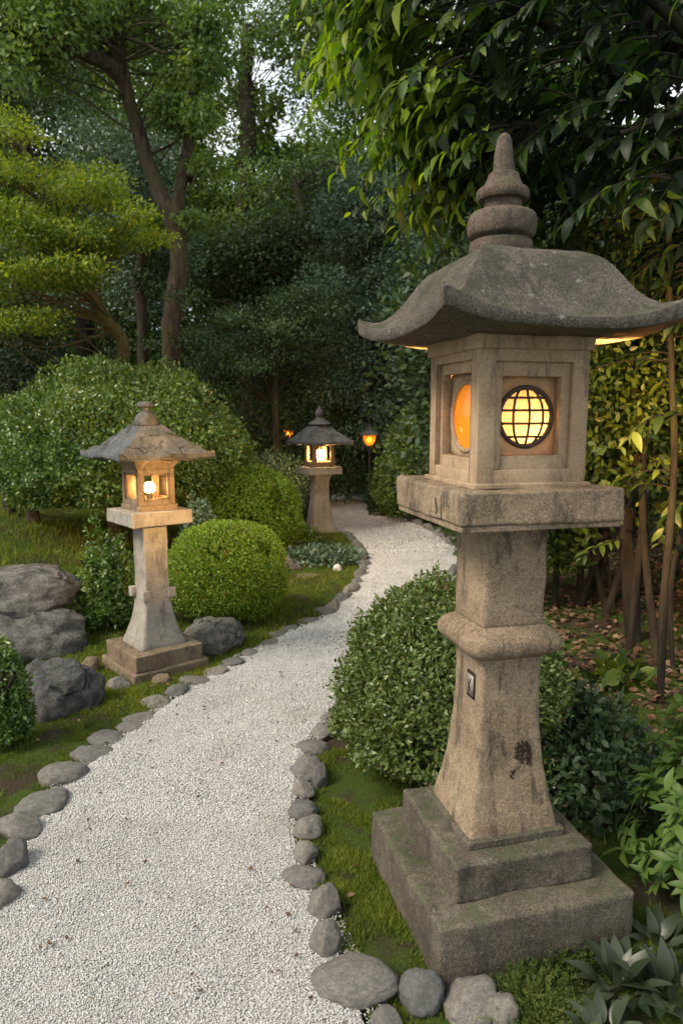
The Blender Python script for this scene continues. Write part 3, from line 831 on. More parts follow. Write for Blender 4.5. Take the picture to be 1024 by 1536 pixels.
def lantern_box(t, W, z0, z1, hw, hz0, hz1, wall, mat, panes, ring=None):
    """small fire box with four openings and panes"""
    mb = MB()
    for k in range(4):
        q = MB(); wl = W if k % 2 == 0 else W - wall
        rect_frame(q, wl, z0, z1, hw, hz0, hz1, -W, -W + wall)
        mb.add(rotz(np.concatenate(q.V), k), np.concatenate(q.F[4]))
    me = mb.mesh('firebox', mat); bevel(me, .003, 2); link('firebox', me, t)
    for k in range(4):
        q = MB(); rect_frame(q, hw + .004, hz0 - .004, hz1 + .004, hw - .012, hz0 + .012, hz1 - .012, -W + wall * .35, -W + wall * .7)
        me = mesh_np('window', rotz(np.concatenate(q.V), k), np.concatenate(q.F[4]), mat)
        w = link('window', me, t)
        if panes[k]:
            V, F = box_vf(-hw + .010, hw - .010, -W + wall * .45, -W + wall * .55, hz0 + .010, hz1 - .010)
            link('pane', mesh_np('pane', rotz(V, k), F, M[panes[k]]), w)

def build_second_lantern():
    t = thing('stone_lantern', 'mid-sized pale stone lantern with slate-tiled roof beside the clipped bushes on the left', 'lantern', (-1.20, 4.385, 0), math.radians(40), 'stone garden lanterns beside the path')
    S, P = M['step_stone'], M['pale_stone']
    link('base_slab', rbox_mesh('base_slab', .252, .252, -.05, .052, S, .012, 21, .006, 22, 8), t)
    link('lower_step', rbox_mesh('lower_step', .226, .226, .048, .152, S, .008, 22, .005, 22, 8), t)
    link('shaft', loft('shaft', smooth_prof([(.148, .150), (.17, .149), (.22, .132), (.30, .108), (.38, .092), (.46, .084), (.60, .080), (.93, .080)], 5), P, 96, .12, 23, .003), t)
    for sx, sy in ((-1, -1), (1, -1), (-1, 1), (1, 1)):
        q = MB(); x, y = sx * .084, sy * .084
        q.box(x - .026, x + .026, y - .026, y + .026, .452, .512)
        me = q.mesh('corner_bracket', M['pale_stone']); bevel(me, .004, 2); link('corner_bracket', me, t)
    link('platform', rbox_mesh('platform', .196, .196, .927, 1.012, M['pale_stone'], .006, 24, .003, 24, 9), t)
    link('firebox_foot', rbox_mesh('firebox_foot', .130, .130, 1.009, 1.045, M['step_stone'], .006, 25, .003, 14, 9), t)
    lantern_box(t, .119, 1.042, 1.262, .086, 1.072, 1.238, .022, M['step_stone'], ['', 'clear', '', 'clear'])
    link('eave_beam', loft('eave_beam', [(1.258, .118), (1.275, .122), (1.30, .140), (1.318, .150)], M['step_stone'], 96, .06, 26, .002), t)
    prof = [(.16, 1.528), (.26, 1.520), (.38, 1.49), (.52, 1.452), (.66, 1.415), (.80, 1.385), (.90, 1.366), (1.0, 1.352)]
    link('roof', sq_roof('roof', .302, prof, .018, .026, .15, 1.316, M['slate'], 176, .04, 5, .009, 12, layers=4, upw=4), t)
    # one loose slate riding up on the near right slope
    me = rock_mesh('loose_slate', 27, M['slate'], 3, 5, .1, 1.2, .04, (.7, .9)); sl = link('loose_slate', me, t)
    sl.location = (.155, -.075, 1.452); sl.scale = (.115, .075, .016); sl.rotation_euler = (.22, .46, .3)
    f = smooth_prof([(1.522, .055), (1.530, .072), (1.548, .073), (1.556, .070), (1.585, .060), (1.608, .036), (1.618, .024), (1.630, .022)], 4)
    f += smooth_prof([(1.632, .034), (1.640, .050), (1.652, .053), (1.664, .046), (1.672, .026), (1.675, .010)], 4)
    link('finial', loft('finial', f, M['slate'], 48, 0, 28, .004, 16, .008, square=False), t)
    V, F = ICO[2]; link('lamp_bulb', mesh_np('lamp_bulb', V * .036 + np.array([-.012, -.040, 1.148]), F, M['bulb_small'], smooth=True), t)
    link('lamp_stand', loft('lamp_stand', [(1.04, .022), (1.108, .016), (1.118, .020)], M['dark_metal'], 16, 0, 0, 0, square=False), t).location = (-.012, -.040, 0)
build_second_lantern()

def build_third_lantern():
    t = thing('stone_lantern', 'smaller stone lantern with grey flared column where the path bends away', 'lantern', (-.295, 9.6, 0), math.radians(24), 'stone garden lanterns beside the path')
    P = M['slate']
    link('shaft', loft('shaft', smooth_prof([(-.04, .185), (.02, .178), (.12, .155), (.22, .138), (.30, .130)], 5), M['pale_stone'], 64, .2, 32, .004), t)
    link('upper_shaft', loft('upper_shaft', smooth_prof([(.298, .126), (.40, .113), (.55, .104), (.68, .106), (.76, .125), (.795, .150)], 5), M['pale_stone'], 64, .2, 33, .004), t)
    link('platform', rbox_mesh('platform', .235, .235, .79, .89, M['pale_stone'], .010, 34, .004, 16, 8), t)
    lantern_box(t, .158, .885, 1.20, .108, .945, 1.175, .03, M['step_stone'], ['', '', '', ''])
    prof = [(.18, 1.452), (.3, 1.435), (.45, 1.39), (.6, 1.34), (.75, 1.29), (.88, 1.25), (1.0, 1.222)]
    link('roof', sq_roof('roof', .345, prof, .012, .035, .17, 1.192, P, 96, .03, 8, .010, 6), t)
    f = smooth_prof([(1.44, .10), (1.452, .15), (1.465, .155), (1.49, .12), (1.53, .06), (1.55, .035)], 4)
    f += smooth_prof([(1.552, .03), (1.575, .05), (1.60, .056), (1.63, .05), (1.66, .025), (1.70, .010), (1.705, .004)], 4)
    link('finial', loft('finial', f, P, 40, 0, 35, .004, 12, .012, square=False), t)
    link('lamp_bulb', loft('lamp_bulb', [(.985, .040), (.99, .062), (1.10, .074), (1.105, .05)], M['bulb_small'], 24, 0, 0, 0, square=False), t)
    link('lamp_hanger', loft('lamp_hanger', [(1.106, .022), (1.15, .016), (1.195, .012)], M['dark_metal'], 12, 0, 0, 0, square=False), t)
build_third_lantern()

def garden_lamp(px, top, Y, lab, s=1.0):
    p = at(px, top, Y); g = float(gz(p[0], p[1])); H = p[2] - g
    t = thing('garden_lamp', lab, 'lamp', (p[0], p[1], g), .3, 'small lamps glowing in the far shrubs')
    link('post', loft('post', [(-.05, .03), (.1, .022), (H - .36 * s, .018), (H - .33 * s, .05 * s)], M['dark_metal'], 14, 0, 0, 0, square=False), t)
    a = H - .33 * s
    link('glass_globe', loft('glass_globe', smooth_prof([(a, .045 * s), (a + .06 * s, .085 * s), (a + .12 * s, .10 * s), (a + .165 * s, .10 * s)], 4), M['amber_small'], 24, 0, 0, 0, square=False), t)
    V, F = ICO[2]
    link('lamp_bulb', mesh_np('lamp_bulb', V * .045 * s + np.array([0, 0, a + .09 * s]), F, M['bulb_far'], smooth=True), t)
    link('cap', loft('cap', smooth_prof([(a + .16 * s, .145 * s), (a + .175 * s, .15 * s), (a + .22 * s, .11 * s), (a + .245 * s, .04 * s), (a + .28 * s, .03 * s), (a + .31 * s, .022 * s), (a + .345 * s, .004)], 4), M['slate'], 28, 0, 0, 0, square=False), t)
garden_lamp(554, 637, 11.5, 'small capped lamp glowing amber among the shrubs right of the path bend')
garden_lamp(433, 632, 12.5, 'small amber lamp half hidden in dark shrubs left of the path bend', .85)

# ================================================================== BOULDERS
def boulder(px, py, Y, w, d, h, lab, seed, rot=0, tilt=(0, 0), z=None, cuts=8, name='boulder', mat='boulder', grp='grey boulders on the left bank', cd=(.6, .9), rough=.05):
    p = at(px, py, Y)
    o = link(name, rock_mesh(name, seed, M[mat], 5, cuts, .16, 1.1, rough, cd))
    o.location = (p[0], p[1], max(p[2], float(gz(p[0], p[1])))); o.scale = (w, d, h); o.rotation_euler = (tilt[0], tilt[1], rot)
    return tag(o, lab, 'boulder', grp)
boulder(-4, 896, 4.95, .50, .42, .19, 'uppermost dark grey boulder slab lying over another at the left edge', 101, .2, (.10, -.06), .38, cuts=5, cd=(.7, .95))
boulder(50, 966, 4.72, .385, .34, .25, 'brownish grey boulder under the slab at the left edge', 102, .5, (-.1, .1), .06)
boulder(82, 1058, 3.72, .235, .22, .27, 'mottled dark boulder beside the small shrub at the left edge', 103, .3, (0, .1), .06)
boulder(320, 958, 4.72, .215, .19, .165, 'rounded brown boulder between second lantern and front clipped bush', 104, -.1, (0, 0), .02, cuts=3)
boulder(136, 1008, 4.3, .065, .05, .085, 'small upright reddish stone left of the second lantern base', 105, .4, (0, .3), .0, cuts=4, mat='step_stone')
boulder(180, 1036, 4.02, .085, .06, .055, 'small pale-topped stone before the second lantern base', 106, .2, (0, 0), .0, cuts=5, mat='cobble')
boulder(243, 1028, 4.08, .06, .05, .05, 'small mossy brown stone between lantern base and path edging', 107, .2, (0, 0), .0, cuts=4, mat='step_stone')
boulder(436, 826, 8.1, .20, .17, .14, 'dark boulder beneath the rear clipped bush', 108, .2, (0, 0), None, cuts=5)
boulder(424, 862, 7.1, .19, .16, .17, 'dark boulder right of the front clipped bush', 109, .6, (0, 0), None, cuts=5)
boulder(460, 870, 6.85, .15, .10, .03, 'flat brown stone slab in the grass by the white stone', 110, .1, (0, 0), None, cuts=4, mat='step_stone')
o = boulder(506, 857, 7.15, .048, .045, .07, 'small bright white egg-shaped stone on the grass inside the curve', 111, 0, (0, 0), None, cuts=0, name='white_stone', mat='white_stone', grp=None)

# ================================================================== FOLIAGE MATERIALS
M['l_bush'] = leaf_mat('leaf_foreground_bush', [(0.028, 0.049, 0.011), (0.056, 0.092, 0.020), (0.101, 0.146, 0.034), (0.179, 0.216, 0.076)], trans=.22, rough=.36, spec=.45, brown=.10)
M['l_clip'] = leaf_mat('leaf_clipped', [(0.044, 0.086, 0.011), (0.086, 0.165, 0.017), (0.148, 0.242, 0.026), (0.207, 0.310, 0.037)], trans=.3, rough=.5, spec=.3, brown=.09)
M['l_dome'] = leaf_mat('leaf_dome', [(0.031, 0.066, 0.013), (0.062, 0.121, 0.022), (0.109, 0.178, 0.033), (0.155, 0.233, 0.052)], .25, .32, .6)
M['l_maple'] = leaf_mat('leaf_maple', [(.03, .062, .012), (.07, .128, .018), (.135, .20, .024), (.28, .32, .03)], .4, .5, .3)
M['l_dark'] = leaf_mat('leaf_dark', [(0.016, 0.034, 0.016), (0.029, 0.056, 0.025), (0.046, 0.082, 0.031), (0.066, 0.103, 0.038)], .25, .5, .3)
M['l_deep'] = leaf_mat('leaf_deep_dark', [(.006, .014, .007), (.011, .022, .010), (.018, .032, .014)], .15, .55, .2)  # darkest leaf colours, for shrubs round the dome bush
M['l_blue'] = leaf_mat('leaf_bluegrey', [(0.031, 0.064, 0.043), (0.058, 0.107, 0.066), (0.097, 0.155, 0.097), (0.146, 0.206, 0.132)], .15, .45, .4)
M['l_mid'] = leaf_mat('leaf_mid', [(0.034, 0.076, 0.023), (0.069, 0.127, 0.034), (0.115, 0.189, 0.046), (0.172, 0.253, 0.061)], .35, .5, .3)
M['l_over'] = leaf_mat('leaf_overhang', [(.009, .021, .009), (.014, .03, .011), (.026, .05, .013), (.075, .12, .02), (.17, .22, .022)], .42, .48, .3, (2.1, 2.5, .42))  # lime end of the ramp imitates backlit leaves
M['l_thick'] = leaf_mat('leaf_thicket', [(.02, .04, .010), (.05, .085, .016), (.10, .14, .02), (.15, .19, .025)], .35, .42, .4)
M['l_hosta'] = leaf_mat('leaf_broad_rosette', [(0.018, 0.030, 0.014), (0.032, 0.046, 0.026), (0.052, 0.068, 0.040)], .15, .4, .4)
M['l_pieris'] = leaf_mat('leaf_pieris', [(.028, .062, .014), (.05, .10, .02), (.08, .135, .028), (.11, .165, .036)], .3, .5, .3)
M['l_fern'] = leaf_mat('leaf_feathery', [(.03, .055, .012), (.06, .095, .02), (.11, .14, .03)], .25, .55, .2)
M['l_dead'] = leaf_mat('leaf_dead', [(.05, .026, .014), (.10, .055, .03), (.16, .095, .055), (.22, .15, .10)], .1, .7, .2, (1.2, 1, .8))
M['l_grass'] = leaf_mat('grass_blade', [(.036, .066, .012), (.078, .118, .017), (.125, .17, .024), (.19, .21, .036)], .35, .6, .2)
M['bark'] = bark_mat('bark_brown', (.026, .020, .014), (.082, .064, .045), 1.3, .5)
M['bark_dark'] = bark_mat('bark_dark', (.016, .013, .010), (.038, .030, .022), 1, .35)
M['bark_olive'] = bark_mat('bark_olive', (.04, .036, .016), (.085, .075, .03), 2, .5)

def trunk_mesh(name, paths, mat, seg=14, noise=.12, seed=0):
    mb = MB()
    for pts, r0, r1 in paths:
        P = curve_pts(pts, 8); R = np.linspace(r0, r1, len(P)) if not hasattr(r0, '__len__') else np.interp(np.linspace(0, 1, len(P)), np.linspace(0, 1, len(r0)), r0)
        V, F = tube_vf(P, R, seg, noise, seed); mb.add(V, F)
    return mb.mesh(name, mat, smooth=True)

def limbs_to(base_pts, targets, r0, rng=None, k=.35):
    """limbs leaving a trunk polyline towards clump centres"""
    P = curve_pts(base_pts, 8); out = []
    for tg in targets:
        tg = np.asarray(tg, float)
        d = np.linalg.norm(P - tg, axis=1) + .8 * np.maximum(0, P[:, 2] - tg[2] + .1)
        i = max(2, int(np.argmin(d)) - 2); a = P[i]
        m = a * .5 + tg * .5 + RNG.normal(size=3) * .12 * np.linalg.norm(tg - a) + np.array([0, 0, .08 * np.linalg.norm(tg - a)])
        out.append(([a, m, tg], r0, r0 * .25))
    return out

def tree(name, lab, base, trunk_pts, r0, r1, C, Rad, n, size, lmat, bmat='bark_dark', T=LEAF2, limbr=.04, cat='tree', grp=None, extra=(), **kw):
    t = thing(name, lab, cat, base, 0, grp)
    b = np.asarray(base, float)
    C = np.asarray(C, float)
    paths = [([np.asarray(p) - b for p in trunk_pts], r0, r1)] + [([np.asarray(p) - b for p in e[0]], e[1], e[2]) for e in extra]
    if limbr: paths += limbs_to([np.asarray(p) - b for p in trunk_pts], C - b, limbr)
    link('trunk', trunk_mesh('trunk', paths, M[bmat]), t)
    lb = LB(); clump_leaves(lb, C - b, Rad, n, size, T, **kw)
    link('crown', lb.mesh('crown', M[lmat]), t)
    return t
def G(x, y): return np.array([x, y, float(gz(x, y))])
def scatter_box(n, x0, x1, y0, y1, z0, z1): return np.column_stack([RNG.uniform(x0, x1, n), RNG.uniform(y0, y1, n), RNG.uniform(z0, z1, n)])

# ------------------------------------------------------------------ woods far behind (one mass)
def build_woods():
    lb = LB()
    C = []
    for (y0, y1, n) in ((17, 20, 520), (20, 25, 720), (25, 32, 760)):
        y = RNG.uniform(y0, y1, n); x = RNG.uniform(-1, 1, n) * (y * .62 + 2); z = RNG.random(n) ** .9 * (y * .78 + 1.5)
        C.append(np.column_stack([x, y, z + gz(x, y)]))
    C = np.concatenate(C)
    # the trees part around a clearing of sky left of the middle
    u = C[:, 0] / C[:, 1]; w = (C[:, 2] - EYE) / C[:, 1]
    hole = ((u + .118) / .080) ** 2 + ((w - .395) / .105) ** 2
    keep = (hole > 1.0) | (RNG.random(len(C)) < .2)
    keep &= ~((w > .34) & (vnoise(np.column_stack([u * 15, w * 15, u * 0]), 77) > .26))
    small = (hole <= 1.0)[keep]
    C = C[keep]
    R = RNG.uniform(.7, 1.25, (len(C), 1)) * np.array([[1, 1, .75]]) * np.where(small, .5, 1.0)[:, None]
    low = np.column_stack([RNG.uniform(-13, 13, 320), RNG.uniform(17.5, 21, 320), RNG.uniform(.2, 3.6, 320)])
    C = np.vstack([C, low]); R = np.vstack([R, np.full((320, 3), .85)])
    half = len(C) // 2; order = RNG.permutation(len(C))
    clump_leaves(lb, C[order], R[order], 260, .20, LEAF2, shell=.2, down=.3)
    o = link('woods', lb.mesh('woods', M['l_mid'])); o['kind'] = 'stuff'
build_woods()

# ------------------------------------------------------------------ single trees of the background
def pxc(L, Y, jit=.6):
    """clump centres from photo points at distance about Y"""
    return np.array([at(px, py, Y + RNG.uniform(-jit, jit)) for px, py in L])
def fill(x0, x1, y0, y1, n, Y, jit): return pxc([(RNG.uniform(x0, x1), RNG.uniform(y0, y1)) for _ in range(n)], Y, jit)

def build_forked():
    Y = 11.0
    base = G(*at(256, 560, Y)[:2])
    tp = [base - [0, 0, .15], at(258, 520, Y), at(258, 470, Y), at(268, 400, Y), at(262, 335, Y), at(240, 290, Y + .1), at(216, 225, Y + .2), at(193, 150, Y + .2), at(180, 95, Y + .2), at(184, 40, Y + .2), at(192, -40, Y + .3), at(205, -120, Y + .4)]
    ex = [([at(262, 335, Y), at(272, 275, Y), at(283, 215, Y + .1), at(290, 150, Y + .2), at(275, 80, Y + .3), at(300, 20, Y + .3), at(318, -40, Y + .3)], .10, .03),
          ([at(186, 120, Y + .2), at(160, 95, Y), at(120, 78, Y - .3), at(85, 62, Y - .5), at(40, 40, Y - .7), at(-20, 45, Y - .8)], .13, .05),
          ([at(181, 85, Y + .2), at(168, 40, Y + .1), at(150, 0, Y), at(130, -60, Y)], .10, .05),
          ([at(184, 55, Y), at(215, 65, Y - .2), at(250, 80, Y - .2), at(272, 60, Y - .2), at(290, 30, Y)], .03, .015),
          ([at(284, 270, Y), at(295, 255, Y + .3), at(330, 235, Y + .5)], .05, .02)]
    C = np.vstack([fill(-60, 120, -60, 105, 26, Y - .4, 1.0), fill(120, 340, -90, 40, 24, Y + .4, 1.0), fill(180, 340, 20, 110, 9, Y + .9, .5), fill(255, 320, 30, 195, 12, Y - .3, .3), pxc([(225, 325), (290, 330), (215, 350), (310, 250), (250, 170)], Y, .3)])
    R = np.vstack([np.tile([.55, .55, .32], (59, 1)), np.tile([.34, .34, .25], (12, 1)), np.tile([.3, .3, .14], (5, 1))])
    tree('forked_tree', 'tall brown tree with forked leaning trunk rising behind the dome-shaped bush', base, tp, [.19, .15, .135, .13, .14, .12, .11, .10, .095, .08, .07, .05], 0, C, R, 330, .085, 'l_mid', 'bark', LEAF2, .018, extra=ex, shell=.2, down=.2)
build_forked()

def tiers(L, Y, jit=.5): return pxc(L, Y, jit)
def build_maple():
    Y = 8.6
    base = G(*at(150, 600, 9.6)[:2])
    tp = [base - [0, 0, .1], at(186, 540, 9.4), at(160, 480, 9.2), at(128, 425, 9.0), at(95, 350, 8.8), at(60, 280, 8.7), at(30, 210, 8.7)]
    L = [(RNG.uniform(-90, 75), RNG.uniform(185, 215)) for _ in range(9)] + [(RNG.uniform(-90, 110), RNG.uniform(230, 270)) for _ in range(10)] + [(RNG.uniform(60, 185), RNG.uniform(275, 305)) for _ in range(8)] + \
        [(RNG.uniform(-90, 90), RNG.uniform(300, 350)) for _ in range(14)] + [(RNG.uniform(60, 200), RNG.uniform(330, 380)) for _ in range(10)] + [(RNG.uniform(-90, 120), RNG.uniform(390, 430)) for _ in range(14)] + [(RNG.uniform(-90, 60), RNG.uniform(450, 500)) for _ in range(9)]
    C = tiers(L + [(a + RNG.uniform(-60, 60), b + RNG.uniform(-22, 22)) for a, b in L], Y, 1.2)
    R = np.column_stack([RNG.uniform(.22, .48, len(C)), RNG.uniform(.22, .48, len(C)), RNG.uniform(.06, .12, len(C))])
    tree('maple_tree', 'yellow-green maple with layered foliage at the left edge', base, tp, .10, .03, C, R, 290, .050, 'l_maple', 'bark_olive', LEAF2, .012, shell=.15, up=.9, out=.5)
build_maple()

def build_bg():
    # tall tree standing in the sky gap
    Y = 16.5; base = G(*at(372, 640, Y)[:2])
    C = np.vstack([fill(300, 570, -80, 70, 30, Y + .3, 1.2), fill(450, 570, 90, 260, 20, Y, 1.2), fill(300, 560, 265, 480, 52, Y - .6, 1.2), fill(240, 330, 60, 260, 16, Y + 1, .8), pxc([(345, 190), (400, 150), (385, 240), (330, 120)], Y, .6)])
    tree('tall_tree', 'tall slender tree standing against the bright sky gap', base, [base, at(374, 500, Y), at(368, 330, Y), at(372, 200, Y), at(368, 130, Y), at(372, 40, Y)], .26, .13, C, [.75, .75, .5], 360, .095, 'l_mid', 'bark_dark', LEAF2, .012, shell=.15, down=.5)
    # dense blue-green evergreen
    Y = 12.6; base = G(*at(560, 680, Y)[:2])
    C = []
    for py in np.linspace(255, 650, 22):
        hw = np.interp(py, [250, 300, 400, 500, 650], [35, 60, 92, 100, 95])
        for _ in range(7): C.append((560 + RNG.uniform(-1, 1) * hw, py + RNG.uniform(-10, 10)))
    C = pxc(C, Y, .75)
    tree('evergreen_tree', 'dense blue-green evergreen tree with rounded top in the middle background', base, [base, at(560, 450, Y), at(562, 270, Y)], .16, .04, C, [.34, .34, .26], 420, .06, 'l_blue', 'bark_dark', LEAF2, .015, shell=.45, out=.7)
    # layered dark maple in front of it
    Y = 11.2; base = G(*at(420, 690, Y)[:2])
    L = [(RNG.uniform(420, 500), RNG.uniform(430, 450)) for _ in range(6)] + [(RNG.uniform(340, 500), RNG.uniform(462, 480)) for _ in range(10)] + [(RNG.uniform(290, 480), RNG.uniform(500, 520)) for _ in range(12)] + [(RNG.uniform(280, 470), RNG.uniform(535, 560)) for _ in range(12)]
    C = tiers(L, Y, .9)
    tree('layered_maple', 'low dark green maple with flat layered boughs before the evergreen', base, [base, at(412, 590, Y), at(425, 500, Y), at(450, 430, Y)], .07, .02, np.vstack([C, C + RNG.normal(size=C.shape) * [.35, .3, .16]]), [.42, .42, .13], 300, .05, 'l_dark', 'bark_dark', LEAF2, .014, shell=.15, up=.9)
    # grey green trees left of the fork
    Y = 14.0; base = G(*at(120, 640, Y)[:2])
    C = np.vstack([fill(90, 250, 190, 330, 34, Y, 1.2), fill(120, 270, 330, 470, 24, Y - 1, 1.0)])
    tree('broad_tree', 'grey-green broad tree behind the yellow-green maple', base, [base, at(130, 450, Y), at(160, 300, Y), at(170, 220, Y)], .2, .05, C, [.62, .62, .36], 380, .075, 'l_blue', 'bark_dark', LEAF2, .02, shell=.2)
    Y = 15.5; base = G(*at(20, 640, Y)[:2])
    C = np.vstack([fill(-80, 120, 60, 330, 46, Y, 1.2), fill(-80, 100, 330, 560, 30, Y - 1.5, 1.2)])
    tree('dark_tree', 'dark woodland tree rising behind the maple at the left edge', base, [base, at(30, 450, Y), at(40, 300, Y), at(30, 100, Y)], .22, .08, C, [.75, .75, .5], 340, .10, 'l_dark', 'bark_dark', LEAF2, .03, shell=.2)
    # thin dark trunks in the shade
    Y = 12.0; base = G(*at(212, 600, Y)[:2])
    C = np.vstack([fill(190, 250, 330, 420, 10, Y + .3, .6)])
    tree('thin_tree', 'thin crooked dark tree in the shade left of the forked trunk', base, [base, at(214, 490, Y), at(205, 425, Y), at(212, 385, Y), at(207, 340, Y)], .10, .06, C, [.4, .4, .25], 260, .07, 'l_dark', 'bark_dark', LEAF2, .012, shell=.2)
    Y = 13.4; base = G(*at(500, 680, Y + 1)[:2])
    C = np.vstack([fill(400, 520, 250, 420, 30, Y + 1.2, 1.0), fill(300, 430, 330, 440, 22, Y + .8, .8)])
    tree('dark_tree', 'dark green tree between the sky gap and the blue-green evergreen', base, [base, at(495, 450, Y + 1), at(460, 330, Y + 1), at(440, 270, Y + 1)], .17, .05, C, [.7, .7, .42], 340, .085, 'l_dark', 'bark_dark', LEAF2, .025, shell=.2)
    # shrubs
    def shrub(px, top, bot, Y, hw, mat, lab, n=8000, size=.05, name='shrub', grp='loose shrubs around the path bend', pw=2.2, lump=.2, depth=.35):
        c = at(px, bot, Y); g = float(gz(c[0], c[1])); z1 = at(px, top, Y)[2]
        t = thing(name, lab, 'shrub', (c[0], c[1], g), 0, grp)
        w = hw / FOC * Y
        lb = LB(); bush_leaves(lb, (0, 0), w, w * .8, 0, z1 - g, n, size, LEAF2, pw, depth, lump, int(px), lsc=3.0)
        link('foliage', lb.mesh('foliage', M[mat]), t)
        st = [([np.array([0, 0, -.05]), np.array([RNG.normal() * .1 * w, RNG.normal() * .1 * w, (z1 - g) * .4]), np.array([RNG.normal() * .5 * w, RNG.normal() * .4 * w, (z1 - g) * .8])], .03, .008) for _ in range(5)]
        link('stem', trunk_mesh('stem', st, M['bark_dark'], 8), t)
    shrub(400, 548, 700, 11.8, 66, 'l_dark', 'dark rounded shrub behind the rear clipped bush', 9000, .06)
    shrub(492, 560, 715, 12.3, 52, 'l_dark', 'dark shrub directly behind the middle lantern roof', 7000, .06)
    shrub(625, 610, 745, 10.6, 62, 'l_mid', 'loose green shrub beside the capped amber lamp', 10000, .055)
    shrub(612, 680, 765, 11.6, 40, 'l_mid', 'low spreading shrub on the right side where the path bends', 8000, .045)
    shrub(688, 690, 790, 10.2, 52, 'l_mid', 'green shrub behind the left end of the big lantern platform', 8000, .05)
    shrub(575, 692, 748, 11.0, 24, 'l_dark', 'small dark shrub at the foot of the capped amber lamp', 4000, .045)
    shrub(650, 520, 740, 13.0, 60, 'l_dark', 'tall dark shrub behind the big lantern firebox', 9000, .065)
    shrub(530, 590, 735, 14.0, 50, 'l_dark', 'dark shrub closing the path between the two small lamps', 7000, .065)
    shrub(725, 640, 810, 8.8, 70, 'l_dark', 'dark shrub hidden mostly behind the big lantern column', 6000, .05)
    shrub(398, 684, 735, 10.4, 75, 'l_blue', 'low blue-green shrub between rear clipped bush and middle lantern', 9000, .05)
    shrub(330, 655, 760, 10.0, 40, 'l_dark', 'dark low shrub between the dome-shaped and rear clipped bushes', 5000, .05)
    shrub(300, 757, 800, 6.4, 30, 'l_blue', 'small grey-green shrub behind the second lantern platform', 5000, .035)
    shrub(165, 812, 945, 5.15, 42, 'l_dome', 'ragged small-leaved shrub just left of the second lantern column', 5500, .035, lump=.35, depth=.5)
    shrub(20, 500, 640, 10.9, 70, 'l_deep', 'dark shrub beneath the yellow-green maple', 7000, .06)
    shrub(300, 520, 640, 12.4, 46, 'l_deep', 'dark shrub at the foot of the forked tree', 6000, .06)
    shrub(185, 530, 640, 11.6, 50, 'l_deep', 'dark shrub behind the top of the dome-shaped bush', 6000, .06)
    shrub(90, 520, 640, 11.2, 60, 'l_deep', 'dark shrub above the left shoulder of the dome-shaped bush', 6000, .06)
    shrub(8, 968, 1115, 3.25, 40, 'l_dome', 'small bright green shrub cut by the left edge', 9000, .022, grp=None, lump=.2, depth=.4)
build_bg()

# ------------------------------------------------------------------ clipped bushes
def clipped(name, lab, c, rx, ry, z1, n, size, mat, seed, pw=2.6, z0=None, depth=.12, lump=.05, tuck=.35, stems=5, lift=0.0, T=LEAF2, grp='clipped bushes', lsc=2.2, rot=0, patch=(5, -.55), shoots=260):
    g = float(gz(c[0], c[1])) if z0 is None else z0
    t = thing(name, lab, 'bush', (c[0], c[1], g), rot, grp)
    lb = LB(); bush_leaves(lb, (0, 0), rx, ry, lift, z1 - g, n, size, T, pw, depth, lump, seed, tuck=tuck, lsc=lsc, patch=patch, shoots=shoots)
    # sparser leaves inside so that gaps look into the bush, not through it
    bush_leaves(lb, (0, 0), rx * .8, ry * .8, lift + .02, (z1 - g) * .86, n // 3, size * 1.5, T, pw, .3, lump, seed + 1, tuck=tuck)
    link('foliage', lb.mesh('foliage', M[mat]), t)
    st = []
    for _ in range(stems):
        a = RNG.uniform(0, 6.28); q = RNG.uniform(.3, .75)
        st.append(([np.array([.08 * math.cos(a), .08 * math.sin(a), -.05]), np.array([rx * q * .4 * math.cos(a), ry * q * .4 * math.sin(a), (z1 - g) * .35]), np.array([rx * q * math.cos(a), ry * q * math.sin(a), (z1 - g) * .72])], .025, .006))
    link('stem', trunk_mesh('stem', st, M['bark_dark'], 8), t)
    return t
clipped('clipped_bush', 'big glossy dark green bush directly left of the large lantern column', (.52, 3.33), .56, .72, .815, 60000, .0225, 'l_bush', 3, 2.05, depth=.24, lump=.13, tuck=.24, T=LEAFQ)
clipped('clipped_bush', 'bright green bush clipped round just right of the second lantern', (-.90, 5.45), .46, .44, .755, 34000, .021, 'l_clip', 5, 2.45, depth=.10, lump=.05, tuck=.42)
clipped('clipped_bush', 'bright green clipped bush behind the other, toward the middle lantern', (-1.12, 8.0), .66, .6, 1.0, 28000, .027, 'l_clip', 6, 2.3, depth=.10, lump=.05, tuck=.38)
def dome():
    c = G(-2.50, 8.1)
    t = clipped('dome_bush', 'huge dome-shaped bush with small pale leaves left of the second lantern', (-2.50, 8.1), 1.42, 1.3, 2.15, 80000, .043, 'l_dome', 8, 2.0, depth=.24, lump=.12, tuck=.36, stems=7, lift=.34, grp=None, lsc=4.2, patch=(3.2, -.5))
    for px, py, Y in ((55, 800, 8.0), (172, 812, 7.9), (20, 780, 8.3)):
        p = at(px, py, Y); b = G(p[0], p[1]) - c
        link('trunk', trunk_mesh('trunk', [([b - [0, 0, .1], b + [0, 0, .35], b * .6 + np.array([0, 0, 1.0])], .085, .05)], M['bark'], 12), t)
dome()

